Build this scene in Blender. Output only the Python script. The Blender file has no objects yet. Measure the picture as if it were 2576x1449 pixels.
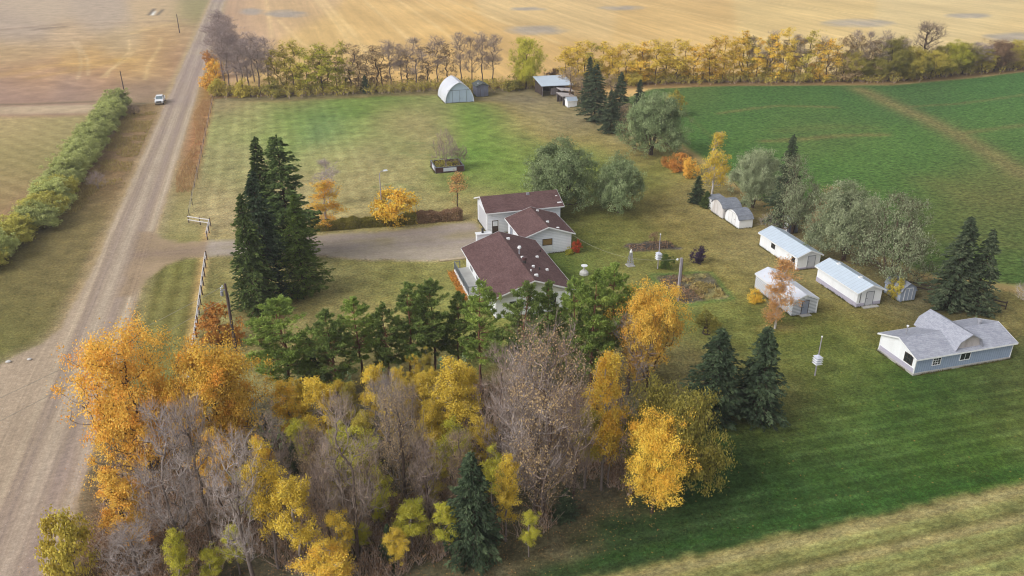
import bpy, bmesh, math, random
import numpy as np
from mathutils import Vector

# ------------------------------------------------------------------ camera, sky, sun, exposure
SC = bpy.context.scene
COL = SC.collection
CAM_H, PITCH, YAW, FPX = 46.0, math.radians(25.5), math.radians(16.0), 2040.0   # focal length for a 2576 px wide frame
cam_d = bpy.data.cameras.new('camera'); cam = bpy.data.objects.new('camera', cam_d); COL.objects.link(cam)
cam.location = (0, 0, CAM_H); cam.rotation_euler = (math.pi/2 - PITCH, 0, -YAW)
cam_d.sensor_width = 36.0; cam_d.lens = 36.0*FPX/2576.0; cam_d.clip_start = 0.5; cam_d.clip_end = 8000
SC.camera = cam
SUN_EL, SUN_AZ = 37.0, 256.0          # compass-style: azimuth measured clockwise from +Y (the far side), light comes from there
w = bpy.data.worlds.new('World'); SC.world = w; w.use_nodes = True
nt = w.node_tree; nt.nodes.clear()
sky = nt.nodes.new('ShaderNodeTexSky'); sky.sky_type = 'NISHITA'; sky.sun_disc = False
sky.sun_elevation = math.radians(SUN_EL); sky.sun_rotation = math.radians(SUN_AZ)
sky.air_density = 1.0; sky.dust_density = 4.0; sky.ozone_density = 1.0; sky.altitude = 700
hs = nt.nodes.new('ShaderNodeHueSaturation'); hs.inputs['Saturation'].default_value = 0.2   # closed cloud cover: a nearly grey sky
bg = nt.nodes.new('ShaderNodeBackground'); bg.inputs['Strength'].default_value = 0.15
wo = nt.nodes.new('ShaderNodeOutputWorld')
nt.links.new(sky.outputs[0], hs.inputs['Color']); nt.links.new(hs.outputs[0], bg.inputs['Color']); nt.links.new(bg.outputs[0], wo.inputs['Surface'])
sun_d = bpy.data.lights.new('sun', 'SUN'); sun_d.energy = 1.4; sun_d.angle = math.radians(30); sun_d.color = (1.0, 0.99, 0.97)
sun = bpy.data.objects.new('sun', sun_d); COL.objects.link(sun)
az, el = math.radians(SUN_AZ), math.radians(SUN_EL)
sdir = Vector((math.sin(az)*math.cos(el), math.cos(az)*math.cos(el), math.sin(el)))
sun.rotation_euler = sdir.to_track_quat('Z', 'Y').to_euler(); sun.location = sdir*200
SC.view_settings.view_transform = 'Standard'; SC.view_settings.look = 'None'
SC.view_settings.exposure = 0.4; SC.view_settings.gamma = 1.0
SC.cycles.max_bounces = 3; SC.cycles.diffuse_bounces = 2; SC.cycles.glossy_bounces = 1; SC.cycles.transmission_bounces = 1; SC.cycles.adaptive_threshold = 0.02; SC.cycles.caustics_reflective = False; SC.cycles.caustics_refractive = False; SC.cycles.filter_width = 1.1; SC.cycles.transparent_max_bounces = 4

# ------------------------------------------------------------------ measuring helpers (photo reading -> metres on the ground)
cP, sP, cY, sY = math.cos(PITCH), math.sin(PITCH), math.cos(YAW), math.sin(YAW)
def G(x, y, z=0.0):
    k = 724.5 - y; dx = x - 1288.0
    dz = -sP*FPX + cP*k; t = (z - CAM_H)/dz
    X, Y = dx*t, (cP*FPX + sP*k)*t
    return X*cY + Y*sY, -X*sY + Y*cY
def fwd(u, v): return u*sY + v*cY
def HT(u, v, y):
    k = (724.5 - y)/FPX
    return CAM_H + fwd(u, v)*(k*cP - sP)/(cP + k*sP)
def MPP(u, v): return (fwd(u, v)*cP + CAM_H*sP)/FPX      # metres per reading pixel at the ground there

# ------------------------------------------------------------------ object helpers
def tag(o, label=None, cat=None, group=None, kind=None):
    if label: o['label'] = label
    if cat: o['category'] = cat
    if group: o['group'] = group
    if kind: o['kind'] = kind
    return o
def empty(name, loc, label=None, cat=None, group=None):
    o = bpy.data.objects.new(name, None); COL.objects.link(o); o.location = loc; o.empty_display_size = 0.2
    return tag(o, label, cat, group)
def link_mesh(name, me, mat=None, parent=None):
    o = bpy.data.objects.new(name, me); COL.objects.link(o)
    if mat is not None and len(me.materials) == 0: me.materials.append(mat)
    if parent is not None: o.parent = parent
    return o
def np_mesh(name, V, Fq, attrs=None, colattrs=None, smooth=False):
    """V (n,3); Fq list of (m,k) int arrays"""
    me = bpy.data.meshes.new(name); V = np.ascontiguousarray(V, dtype=np.float32)
    if not isinstance(Fq, (list, tuple)): Fq = [Fq]
    Fq = [f for f in Fq if len(f)]
    me.vertices.add(len(V)); me.vertices.foreach_set('co', V.ravel())
    li = np.concatenate([f.ravel() for f in Fq]).astype(np.int32)
    st = []; s0 = 0
    for f in Fq:
        st.append(np.arange(len(f))*f.shape[1] + s0); s0 += f.size
    st = np.concatenate(st).astype(np.int32)
    me.loops.add(len(li)); me.loops.foreach_set('vertex_index', li)
    me.polygons.add(len(st)); me.polygons.foreach_set('loop_start', st)
    if smooth: me.polygons.foreach_set('use_smooth', np.ones(len(st), dtype=bool))
    me.update(calc_edges=True)
    for k, a in (attrs or {}).items():
        at = me.attributes.new(k, 'FLOAT', 'POINT'); at.data.foreach_set('value', np.ascontiguousarray(a, dtype=np.float32))
    for k, a in (colattrs or {}).items():
        at = me.attributes.new(k, 'FLOAT_COLOR', 'POINT'); at.data.foreach_set('color', np.ascontiguousarray(a, dtype=np.float32).ravel())
    return me
class MB:
    """collects boxes, prisms and tubes in world coordinates and links them as ONE mesh object"""
    def __init__(s): s.v = []; s.f = []
    def poly(s, pts, faces):
        b = len(s.v); s.v += [tuple(p) for p in pts]; s.f += [tuple(b+i for i in f) for f in faces]; return s
    def box(s, x0, x1, y0, y1, z0, z1):
        P = [(x0,y0,z0),(x1,y0,z0),(x1,y1,z0),(x0,y1,z0),(x0,y0,z1),(x1,y0,z1),(x1,y1,z1),(x0,y1,z1)]
        return s.poly(P, [(0,3,2,1),(4,5,6,7),(0,1,5,4),(1,2,6,5),(2,3,7,6),(3,0,4,7)])
    def prism(s, prof, a0, a1, axis='y'):
        """closed profile [(t,z)] extruded along axis; t is the other horizontal coordinate"""
        n = len(prof); mk = (lambda t, a, z: (t, a, z)) if axis == 'y' else (lambda t, a, z: (a, t, z))
        P = [mk(t, a0, z) for t, z in prof] + [mk(t, a1, z) for t, z in prof]
        F = [tuple(range(n-1, -1, -1)), tuple(range(n, 2*n))] + [(i, (i+1) % n, n+(i+1) % n, n+i) for i in range(n)]
        if axis == 'x': F = [tuple(reversed(f)) for f in F]
        F = [tuple(reversed(f)) for f in F]
        return s.poly(P, F)
    def tube(s, pts, rads, k=8, cap=True):
        pts = [Vector(p) for p in pts]; n = len(pts); b = len(s.v)
        if not hasattr(rads, '__len__'): rads = [rads]*n
        for i, p in enumerate(pts):
            d = (pts[min(i+1, n-1)] - pts[max(i-1, 0)]).normalized()
            a = Vector((0,0,1)) if abs(d.z) < .9 else Vector((1,0,0))
            t = d.cross(a).normalized(); q = d.cross(t)
            for j in range(k):
                an = 2*math.pi*j/k; s.v.append(tuple(p + (t*math.cos(an) + q*math.sin(an))*rads[i]))
        for i in range(n-1):
            for j in range(k):
                s.f.append((b+i*k+j, b+(i+1)*k+j, b+(i+1)*k+(j+1) % k, b+i*k+(j+1) % k))
        if cap: s.f.append(tuple(b+j for j in range(k))); s.f.append(tuple(b+(n-1)*k+j for j in range(k-1, -1, -1)))
        return s
    def disc(s, c, r, z0, z1, k=16, r2=None):
        return s.tube([(c[0], c[1], z0), (c[0], c[1], z1)], [r, r if r2 is None else r2], k)
    def build(s, name, mat, parent=None, bevel=0.0, smooth=False):
        me = bpy.data.meshes.new(name); o0 = Vector((0,0,0))
        if parent is not None:
            q = parent
            while q is not None: o0 = o0 + q.location; q = q.parent
        me.from_pydata([tuple(Vector(p) - o0) for p in s.v], [], s.f); me.update()
        bm = bmesh.new(); bm.from_mesh(me)
        bmesh.ops.recalc_face_normals(bm, faces=bm.faces)
        if bevel > 0: bmesh.ops.bevel(bm, geom=list(bm.edges), offset=bevel, segments=1, affect='EDGES', clamp_overlap=True)
        bm.to_mesh(me); bm.free()
        if smooth: me.polygons.foreach_set('use_smooth', np.ones(len(me.polygons), dtype=bool))
        return link_mesh(name, me, mat, parent)
ORD = ['zeroth','first','second','third','fourth','fifth','sixth','seventh','eighth','ninth','tenth','eleventh','twelfth','thirteenth','fourteenth','fifteenth','sixteenth','seventeenth','eighteenth','nineteenth','twentieth','twenty-first','twenty-second','twenty-third','twenty-fourth','twenty-fifth','twenty-sixth','twenty-seventh','twenty-eighth','twenty-ninth','thirtieth']

# ------------------------------------------------------------------ materials
def lin(c):
    a = np.asarray(c, dtype=float)/255.0
    return np.where(a <= 0.04045, a/12.92, ((a+0.055)/1.055)**2.4)
class NT:
    def __init__(s, name):
        s.m = bpy.data.materials.new(name); s.m.use_nodes = True; s.t = s.m.node_tree; s.t.nodes.clear()
        s.out = s.t.nodes.new('ShaderNodeOutputMaterial')
    def n(s, typ, **kw):
        x = s.t.nodes.new(typ)
        for k, v in kw.items():
            if k in x.inputs.keys(): x.inputs[k].default_value = v
            else: setattr(x, k, v)
        return x
    def l(s, a, b): s.t.links.new(a, b)
    def noise(s, vec, scale, detail=4, rough=.55, dist=0):
        x = s.n('ShaderNodeTexNoise', Scale=scale, Detail=detail, Roughness=rough, Distortion=dist); s.l(vec, x.inputs['Vector']); return x.outputs['Fac']
    def mth(s, op, a, b=None, clamp=False):
        x = s.n('ShaderNodeMath', operation=op); x.use_clamp = clamp
        for i, q in enumerate((a, b)):
            if q is None: continue
            if isinstance(q, (int, float)): x.inputs[i].default_value = q
            else: s.l(q, x.inputs[i])
        return x.outputs[0]
    def mrange(s, v, a, b, c, d):
        x = s.n('ShaderNodeMapRange'); s.l(v, x.inputs[0])
        for i, q in zip((1,2,3,4), (a,b,c,d)): x.inputs[i].default_value = q
        return x.outputs[0]
    def mix(s, f, a, b, typ='MIX'):
        x = s.n('ShaderNodeMix', data_type='RGBA', blend_type=typ)
        for sock, q in ((x.inputs[0], f), (x.inputs[6], a), (x.inputs[7], b)):
            if isinstance(q, (int, float)): sock.default_value = q
            elif isinstance(q, (tuple, list, np.ndarray)): sock.default_value = tuple(q)[:3] + (1,)
            else: s.l(q, sock)
        return x.outputs[2]
    def scale(s, colr, f):        # colour times scalar socket
        x = s.n('ShaderNodeVectorMath', operation='SCALE'); s.l(colr, x.inputs[0]); s.l(f, x.inputs['Scale']); return x.outputs[0]
    def ramp(s, f, cols):
        x = s.n('ShaderNodeValToRGB'); s.l(f, x.inputs[0]); e = x.color_ramp.elements
        n = len(cols)
        while len(e) < n: e.new(.5)
        for i, c in enumerate(cols): e[i].position = i/(n-1); e[i].color = tuple(c)[:3] + (1,)
        return x.outputs[0]
    def bump(s, h, strength, dist):
        x = s.n('ShaderNodeBump', Strength=strength, Distance=dist); s.l(h, x.inputs['Height']); return x.outputs[0]
    def principled(s, colr, rough=.8, metal=0.0, nrm=None, spec=.3):
        p = s.n('ShaderNodeBsdfPrincipled', Roughness=rough, Metallic=metal); p.inputs['Specular IOR Level'].default_value = spec
        if isinstance(colr, (tuple, list, np.ndarray)): p.inputs['Base Color'].default_value = tuple(colr)[:3] + (1,)
        else: s.l(colr, p.inputs['Base Color'])
        if nrm is not None: s.l(nrm, p.inputs['Normal'])
        s.l(p.outputs[0], s.out.inputs['Surface']); return p

def simple(name, rgb, rough=.7, var=.12, sc=2.0, bump=0.0, metal=0.0, dirt=None, dirt_amt=.0, spec=.3, streak=False):
    t = NT(name); tc = t.n('ShaderNodeTexCoord'); v = tc.outputs['Object']
    if streak:
        mp = t.n('ShaderNodeMapping'); mp.inputs['Scale'].default_value = (1, 1, .18); t.l(v, mp.inputs[0]); v2 = mp.outputs[0]
    else: v2 = v
    n1 = t.noise(v2, sc, 5, .6); n2 = t.noise(v, sc*6, 3, .6)
    f = t.mth('ADD', t.mrange(n1, .3, .7, 1-var, 1+var), t.mrange(n2, .3, .7, -var*.5, var*.5))
    base = t.n('ShaderNodeRGB'); base.outputs[0].default_value = tuple(rgb)[:3] + (1,)
    c = t.scale(base.outputs[0], f)
    if dirt is not None:
        n3 = t.noise(v2, sc*.7, 6, .7, .4); c = t.mix(t.mth('MULTIPLY', t.mrange(n3, .45, .75, 0, 1), dirt_amt), c, dirt)
    t.principled(c, rough, metal, t.bump(n2, bump, .05) if bump else None, spec)
    return t.m
def leafmat(name, cols, trans=.35, gain=1.45, vary=.14):
    """cols: sRGB 0-255 shades picked per leaf; the tree as a whole shifts a little in brightness"""
    t = NT(name); at = t.n('ShaderNodeAttribute', attribute_name='tint'); oi = t.n('ShaderNodeObjectInfo')
    tc = t.n('ShaderNodeTexCoord'); pn = t.noise(tc.outputs['Object'], .55, 3, .6)
    fac = t.mth('ADD', t.mth('MULTIPLY', at.outputs['Fac'], .62), t.mrange(pn, .32, .68, -.1, .48), True)
    c = t.ramp(fac, [np.minimum(lin(q)*gain, .9) for q in cols])
    c = t.scale(c, t.mrange(oi.outputs['Random'], 0, 1, 1-vary, 1+vary))
    d = t.n('ShaderNodeBsdfDiffuse'); t.l(c, d.inputs[0]); tr = t.n('ShaderNodeBsdfTranslucent'); t.l(c, tr.inputs[0])
    m = t.n('ShaderNodeMixShader'); m.inputs[0].default_value = trans; t.l(d.outputs[0], m.inputs[1]); t.l(tr.outputs[0], m.inputs[2])
    t.l(m.outputs[0], t.out.inputs['Surface']); return t.m

KL = 1.12                                   # brightness of a level white sheet in this light
def alb(r, g, b): return tuple(lin((r, g, b))/KL)
M = {}
M['white_siding'] = simple('white_siding', (.83,.84,.86), .55, .03, 1.5, dirt=(.55,.53,.5), dirt_amt=.25, streak=True)
M['white_trim'] = simple('white_trim', (.78,.78,.78), .5, .03, 3)
M['cream_siding'] = simple('cream_siding', (.62,.62,.56), .6, .04, 2)
M['mauve_skirt'] = simple('mauve_skirt', alb(186,180,196), .6, .05, 2)
M['glass'] = simple('glass', (.02,.025,.03), .08, .1, 2, spec=.6)
M['blind_glass'] = simple('blind_glass', alb(142,116,72), .35, .12, 8)
M['dark_frame'] = simple('dark_frame', alb(70,58,52), .6, .1, 4)
M['grey_door'] = simple('grey_door', alb(150,156,172), .5, .06, 3)
M['pale_door'] = simple('pale_door', alb(205,206,212), .5, .04, 3)
M['concrete'] = simple('concrete', (.42,.4,.37), .9, .12, 3, bump=.2)
M['deck_floor'] = simple('deck_floor', alb(190,189,184), .6, .06, 1.2, dirt=(.35,.34,.32), dirt_amt=.35)
M['rail_grey'] = simple('rail_grey', alb(112,118,124), .5, .05, 4)
M['dark_metal'] = simple('dark_metal', (.05,.045,.045), .5, .2, 4)
M['galv'] = simple('galv', alb(165,165,172), .45, .12, 3, metal=.2)
M['wood_grey'] = simple('wood_grey', alb(120,112,112), .9, .25, 2.5, bump=.4, streak=True)
M['wood_dark'] = simple('wood_dark', alb(70,58,52), .9, .25, 2.5, bump=.4, streak=True)
M['plank'] = simple('plank', alb(196,176,146), .8, .12, 2)
M['rail_white'] = simple('rail_white', alb(212,206,202), .7, .08, 3, dirt=(.4,.37,.35), dirt_amt=.3)
M['fence_post'] = simple('fence_post', alb(88,70,66), .9, .2, 4)
M['tin_roof'] = simple('tin_roof', alb(178,192,206), .4, .06, .6, metal=.15, dirt=alb(140,150,160), dirt_amt=.35, spec=.4)
M['white_tin'] = simple('white_tin', alb(228,230,238), .4, .05, .6, metal=.1, dirt=alb(190,196,208), dirt_amt=.4, spec=.4)
M['pale_end'] = simple('pale_end', alb(178,193,212), .5, .05, 1.0, dirt=alb(150,165,188), dirt_amt=.4)
M['blue_grey'] = simple('blue_grey', alb(128,140,158), .7, .06, 1.2, dirt=alb(165,172,184), dirt_amt=.3)
M['slate_wall'] = simple('slate_wall', alb(118,122,140), .8, .12, 2, streak=True)
M['shed_blue'] = simple('shed_blue', alb(160,170,188), .6, .06, 2)
M['dark_green_roof'] = simple('dark_green_roof', alb(86,92,90), .8, .2, 2)
M['weathered'] = simple('weathered', alb(196,188,186), .8, .12, 2.0, dirt=alb(120,104,96), dirt_amt=.5, streak=True)
M['peeling'] = simple('peeling', alb(226,222,220), .7, .08, 2.0, dirt=alb(150,128,112), dirt_amt=.75, streak=True)
M['planter_brown'] = simple('planter_brown', alb(84,54,54), .7, .15, 3)
M['panel_white'] = simple('panel_white', alb(205,208,222), .5, .06, 3)
M['soil'] = simple('soil', alb(82,66,58), .95, .35, 3, bump=.6)
M['truck_white'] = simple('truck_white', (.8,.81,.83), .25, .02, 2, spec=.5)
M['tyre'] = simple('tyre', (.02,.02,.02), .8, .2, 8)
M['chrome'] = simple('chrome', (.5,.52,.55), .25, .05, 8, metal=.8)
M['lamp_glass'] = simple('lamp_glass', (.7,.72,.75), .2, .05, 8)
M['pole_wood'] = simple('pole_wood', alb(92,78,76), .9, .25, 2.0, bump=.3, streak=True)
M['pole_grey'] = simple('pole_grey', alb(168,160,168), .7, .12, 2.0, streak=True)
M['wire'] = simple('wire', alb(170,165,150), .6, .05, 2)
M['stone'] = simple('stone', (.55,.53,.5), .8, .1, 3)

def shingle(name, rgb, rgb2, course=.06, amt=.16):
    t = NT(name); tc = t.n('ShaderNodeTexCoord'); v = tc.outputs['Object']
    sep = t.n('ShaderNodeSeparateXYZ'); t.l(v, sep.inputs[0])
    fr = t.mth('FRACT', t.mth('DIVIDE', sep.outputs[2], course))
    line = t.mrange(fr, 0.0, .22, 1-amt, 1.0)
    row = t.mth('FLOOR', t.mth('DIVIDE', sep.outputs[2], course))
    vec = t.n('ShaderNodeCombineXYZ'); t.l(t.mth('MULTIPLY', sep.outputs[0], 3.0), vec.inputs[0]); t.l(t.mth('MULTIPLY', sep.outputs[1], 3.0), vec.inputs[1]); t.l(t.mth('MULTIPLY', row, 7.3), vec.inputs[2])
    vo = t.n('ShaderNodeTexVoronoi', Scale=1.0); t.l(vec.outputs[0], vo.inputs['Vector'])
    big = t.noise(v, .5, 5, .6); fine = t.noise(v, 14, 3, .6)
    sp = t.n('ShaderNodeSeparateColor'); t.l(vo.outputs['Color'], sp.inputs[0])
    c = t.mix(t.mth('ADD', t.mth('MULTIPLY', sp.outputs[0], .6), t.mrange(big, .3, .7, -.1, .4)), lin(rgb)/KL, lin(rgb2)/KL)
    c = t.scale(c, t.mth('MULTIPLY', line, t.mrange(fine, .3, .7, .85, 1.15)))
    t.principled(c, .9, 0, t.bump(t.mth('ADD', fr, t.mth('MULTIPLY', fine, .5)), .35, .03), .15); return t.m
M['red_shingle'] = shingle('red_shingle', (92,68,66), (120,94,92), .055, .18)
M['grey_shingle'] = shingle('grey_shingle', (150,152,164), (182,184,194), .085, .24)
M['tar_shingle'] = shingle('tar_shingle', (120,124,134), (152,156,164), .07, .12)
def lined(name, rgb, rgb2, axis, pitch, width, var=.06):
    """boards: narrow joint lines every `pitch` metres along an axis, with relief"""
    t = NT(name); tc = t.n('ShaderNodeTexCoord'); v = tc.outputs['Object']
    sep = t.n('ShaderNodeSeparateXYZ'); t.l(v, sep.inputs[0])
    if axis == 'xy': co = t.mth('ADD', sep.outputs[0], sep.outputs[1])
    else: co = sep.outputs[axis]
    fr = t.mth('FRACT', t.mth('DIVIDE', co, pitch)); ln = t.mth('LESS_THAN', fr, width)
    n = t.noise(v, 1.5, 5, .6)
    c = t.mix(ln, tuple(lin(rgb)/KL), tuple(lin(rgb2)/KL)); c = t.scale(c, t.mrange(n, .3, .7, 1-var, 1+var))
    t.principled(c, .6, 0, t.bump(t.mth('SUBTRACT', 1.0, ln), .5, .02), .3); return t.m
M['lap_siding'] = lined('lap_siding', (222,224,230), (128,134,144), 2, .2, .28)
M['lap_white'] = lined('lap_white', (236,238,244), (208,212,220), 2, .25, .18)
M['blue_boards'] = lined('blue_boards', (154,168,190), (124,138,160), 'xy', .3, .14)
M['tin_ribs'] = lined('tin_ribs', (196,208,220), (172,184,196), 1, .6, .1, .05)
M['grey_boards'] = lined('grey_boards', (120,122,138), (84,84,98), 2, .24, .2, .18)

# ------------------------------------------------------------------ the ground: one continuous surface, cut into its named pieces
def h2(i, j, s):
    x = (i.astype(np.int64)*374761393 + j.astype(np.int64)*668265263 + s*1442695041) & 0xFFFFFFFF
    x = ((x ^ (x >> 13))*1274126177) & 0xFFFFFFFF
    return ((x ^ (x >> 16)) & 0xFFFF)/65535.0
def vn(u, v, sc, s=0, octv=3):
    r = np.zeros_like(u); a = 1.0; tot = 0
    for o in range(octv):
        x, y = u*sc*2**o, v*sc*2**o; i, j = np.floor(x), np.floor(y); fx, fy = x-i, y-j
        fx = fx*fx*(3-2*fx); fy = fy*fy*(3-2*fy)
        i = i.astype(np.int64); j = j.astype(np.int64)
        q = (h2(i,j,s+o)*(1-fx)+h2(i+1,j,s+o)*fx)*(1-fy) + (h2(i,j+1,s+o)*(1-fx)+h2(i+1,j+1,s+o)*fx)*fy
        r += a*q; tot += a; a *= .5
    return r/tot
def sd_poly(pts, x, y):
    """signed distance to a closed polygon, positive inside"""
    d = np.full(x.shape, 1e9); ins = np.zeros(x.shape, bool); n = len(pts)
    for i in range(n):
        ax, ay = pts[i]; bx, by = pts[(i+1) % n]; ex, ey = bx-ax, by-ay
        t = np.clip(((x-ax)*ex+(y-ay)*ey)/(ex*ex+ey*ey+1e-9), 0, 1)
        d = np.minimum(d, np.hypot(x-ax-t*ex, y-ay-t*ey))
        cond = (ay > y) != (by > y)
        xi = ax + (y-ay)*ex/(ey if abs(ey) > 1e-9 else 1e-9)
        ins ^= cond & (x < xi)
    return np.where(ins, d, -d)
def sd_line(pts, x, y):
    d = np.full(x.shape, 1e9)
    for (ax, ay), (bx, by) in zip(pts[:-1], pts[1:]):
        ex, ey = bx-ax, by-ay; t = np.clip(((x-ax)*ex+(y-ay)*ey)/(ex*ex+ey*ey+1e-9), 0, 1)
        d = np.minimum(d, np.hypot(x-ax-t*ex, y-ay-t*ey))
    return d
def sstep(d, a, b):
    t = np.clip((d-a)/(b-a), 0, 1); return t*t*(3-2*t)
PG = lambda pts: [G(*p) for p in pts]
xs = np.concatenate([np.arange(-700, -20, 34), np.arange(-20, 2600, 5), np.arange(2600, 3300, 34)]).astype(float)
ys = np.concatenate([np.arange(-175, -20, 8), np.arange(-20, 300, 2.5), np.arange(300, 1470, 5), np.arange(1470, 1900, 30)]).astype(float)
GX, GY = np.meshgrid(xs, ys)
gk = 724.5 - GY; gt = -CAM_H/(-sP*FPX + cP*gk); gX = (GX-1288.0)*gt; gYc = (cP*FPX + sP*gk)*gt
GU = gX*cY + gYc*sY; GV = -gX*sY + gYc*cY
U, V = GU.ravel(), GV.ravel(); PX, PY = GX.ravel(), GY.ravel()
n_lo, n_mid, n_hi = vn(U, V, .03, 1, 4), vn(U, V, .16, 11, 4), vn(U, V, .8, 21, 3)
C = np.zeros((len(U), 3)); C[:] = (196,160,112)
R_ROAD, R_DRIVE, R_LAWN, R_STUB, R_WEST, R_HAY, R_CROP, R_VERGE, R_GROVE, R_MOWN, R_BED = range(11)
REG = np.full(len(U), R_STUB)
def lay(mask, colr, vary=0, nz=None):
    global C
    c = np.asarray(colr, float)
    cc = c[None, :]*(1 + (vary*((nz if nz is not None else n_mid)-.5)*2)[:, None]) if vary else c[None, :]
    C = C*(1-mask[:, None]) + cc*mask[:, None]
def anchors(mask, A, sig=95):
    """blend of hand-picked soil and grass colours, painted lawn shade included, by nearness (reading coordinates)"""
    global C
    W = np.zeros(len(U)); S = np.zeros((len(U), 3))
    for (x, y, r, g, b) in A:
        s = sig*(0.45 + 0.85*max(y, 100)/900.0)
        wt = np.exp(-(((PX-x)/(s*1.5))**2 + ((PY-y)/s)**2)) + 1e-9/((PX-x)**2+(PY-y)**2+1)
        W += wt; S += wt[:, None]*np.array([r, g, b], float)
    S /= W[:, None]
    C = C*(1-mask[:, None]) + S*mask[:, None]
wob = (n_mid-.5)*3.0
# far stubble field beyond the windbreak
m_right = sstep(U, -20.6, -19.5)
anchors(m_right, [(700,30,196,160,118),(800,120,204,166,110),(1000,60,210,170,112),(1100,150,206,164,104),(1400,30,206,172,122),(1700,60,206,168,112),(2000,40,210,178,124),(2400,60,210,182,134),(2500,130,208,178,128),(640,50,186,150,122),(1350,140,200,160,104)], 70)
rows = np.sin((U + 2.2*np.sin(V*.018) + .02*V)*2*math.pi/7.4); rows2 = np.sin((U + 2.2*np.sin(V*.018)+.02*V)*2*math.pi/29.0)
far = sstep(PY, 300, 180)*m_right
C += (far*(rows*4*n_lo*1.8 + rows2*5))[:, None]*np.array([1, .85, .6])
C += (far*(n_lo-.5)*26)[:, None]*np.array([1, .9, .7])
for pts, wd in [([(813,0),(870,62),(929,137)],2.2),([(795,0),(850,62),(880,112)],2.2),([(915,0),(985,60),(1040,110)],1.8),([(1125,0),(1200,30),(1283,63)],1.6),([(1174,20),(1290,62),(1407,110)],2.0),([(1060,0),(1150,52),(1250,112)],1.6),([(670,0),(680,60),(682,95)],1.6),([(1400,32),(1550,80),(1700,120)],1.6),([(1900,0),(2050,22),(2240,50)],1.6),([(700,50),(760,110),(830,140)],1.4),([(1560,0),(1800,45),(2000,75)],1.5),([(1000,0),(1090,60),(1160,115)],1.5)]:
    d = sd_line(PG(pts), U, V); lay(np.exp(-(d/(wd*.6))**2)*.42*(.4+1.2*n_mid), (234,200,146))
for x, y, rx, ry in [(1345,76,80,13),(2160,58,90,11),(2435,40,60,7),(2540,93,70,12),(1330,22,50,5),(630,30,34,9),(720,35,60,10),(1560,20,60,6)]:
    q = ((PX-x)/rx)**2 + ((PY-y)/ry)**2 + (n_mid-.5)*1.2; lay(np.clip(1.25-q, 0, 1)*.75, (158,146,142), .12)
REG[:] = R_STUB
# west side, beyond the road
m_west = sstep(-U, 27.5, 29.5)
anchors(m_west, [(100,30,186,158,134),(250,40,178,152,132),(400,30,192,158,120),(60,75,172,146,128),(180,95,186,152,118),(300,110,182,150,112),(420,100,188,146,98),(60,140,182,146,104),(220,150,192,146,86),(330,170,190,144,84),(400,150,184,142,92),(80,190,184,136,96),(250,200,176,130,98),(60,225,160,124,108),(200,230,158,124,108),(350,228,150,118,98),(450,150,166,124,96),(480,90,170,134,98),(500,30,150,134,88),(300,265,168,140,112),(420,285,142,116,80)], 60)
for pts, wd, a, cl in [([(255,195),(290,165),(325,130),(325,100)],.6,.5,(216,180,128)),([(268,195),(275,178),(320,148),(335,130)],.6,.45,(214,178,126)),([(365,200),(372,165),(400,120),(405,95)],.7,.45,(214,178,122)),([(180,100),(200,130),(205,165),(195,200)],.55,.4,(206,176,138)),([(195,105),(220,150),(222,190)],.55,.4,(206,176,138)),([(330,85),(380,70),(430,60)],2,.45,(216,178,120)),([(80,195),(220,172),(300,150)],2.5,.3,(206,160,86)),([(0,190),(120,165),(230,158),(330,150)],4,.25,(196,150,70)),([(0,75),(140,62),(330,57),(470,50)],1.6,.5,(150,120,100)),([(90,74),(165,67)],1.6,.8,(120,98,82)),([(375,38),(388,22)],.9,.8,(96,82,76)),([(396,38),(410,24)],.8,.8,(100,86,80)),([(383,38),(390,28)],.7,.9,(225,222,225))]:
    d = sd_line(PG(pts), U, V); lay(np.exp(-(d/wd)**2)*a*m_west, cl, .1, n_hi)
arcs = 3.2*np.exp(-((np.mod(np.hypot(U+118, V-205)+(n_lo-.5)*6, 7.0)-3.5)/.9)**2)*np.clip(n_mid*2.4-.7, 0, 1)-.4
ww = m_west*sstep(PY, 245, 215)*sstep(PY, 40, 75)
C += (ww*arcs*5)[:, None]*np.array([1, .9, .7]); C += (ww*(n_mid-.5)*30)[:, None]*np.array([1, .85, .75])
REG[(U < -27.4)] = R_WEST
# field lane towards the west and the hay field
lane = sd_line(PG([(430,266),(300,272),(120,276),(-300,282)]), U, V); lay(sstep(5.0-lane+wob*.5, -1, 2)*m_west*.8, (184,160,132), .08)
rut = sd_line(PG([(395,262),(250,255),(60,262),(-200,268)]), U, V); lay(np.exp(-(rut/1.1)**2)*.7*m_west, (112,96,70))
hay = sd_poly(PG([(330,283),(140,292),(-700,300),(-700,640),(0,600),(140,480)]), U, V)
mh = sstep(hay+wob, -3, 3)
anchors(mh, [(60,330,160,142,98),(180,320,156,140,98),(40,400,150,134,90),(120,420,138,126,84),(30,480,152,130,90),(80,520,150,124,92),(20,300,176,152,112),(-300,400,156,138,94)], 70)
hs_ = np.sin((U*.78+V*.63)*2*math.pi/3.2 + n_mid*5); C += (mh*hs_*8*n_lo*2)[:, None]*np.array([1, .95, .8])
lay(np.exp(-(sd_line(PG([(0,560),(60,520),(140,450)]), U, V)/2.4)**2)*.6, (146,108,88))
REG[hay > 0] = R_HAY
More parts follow.
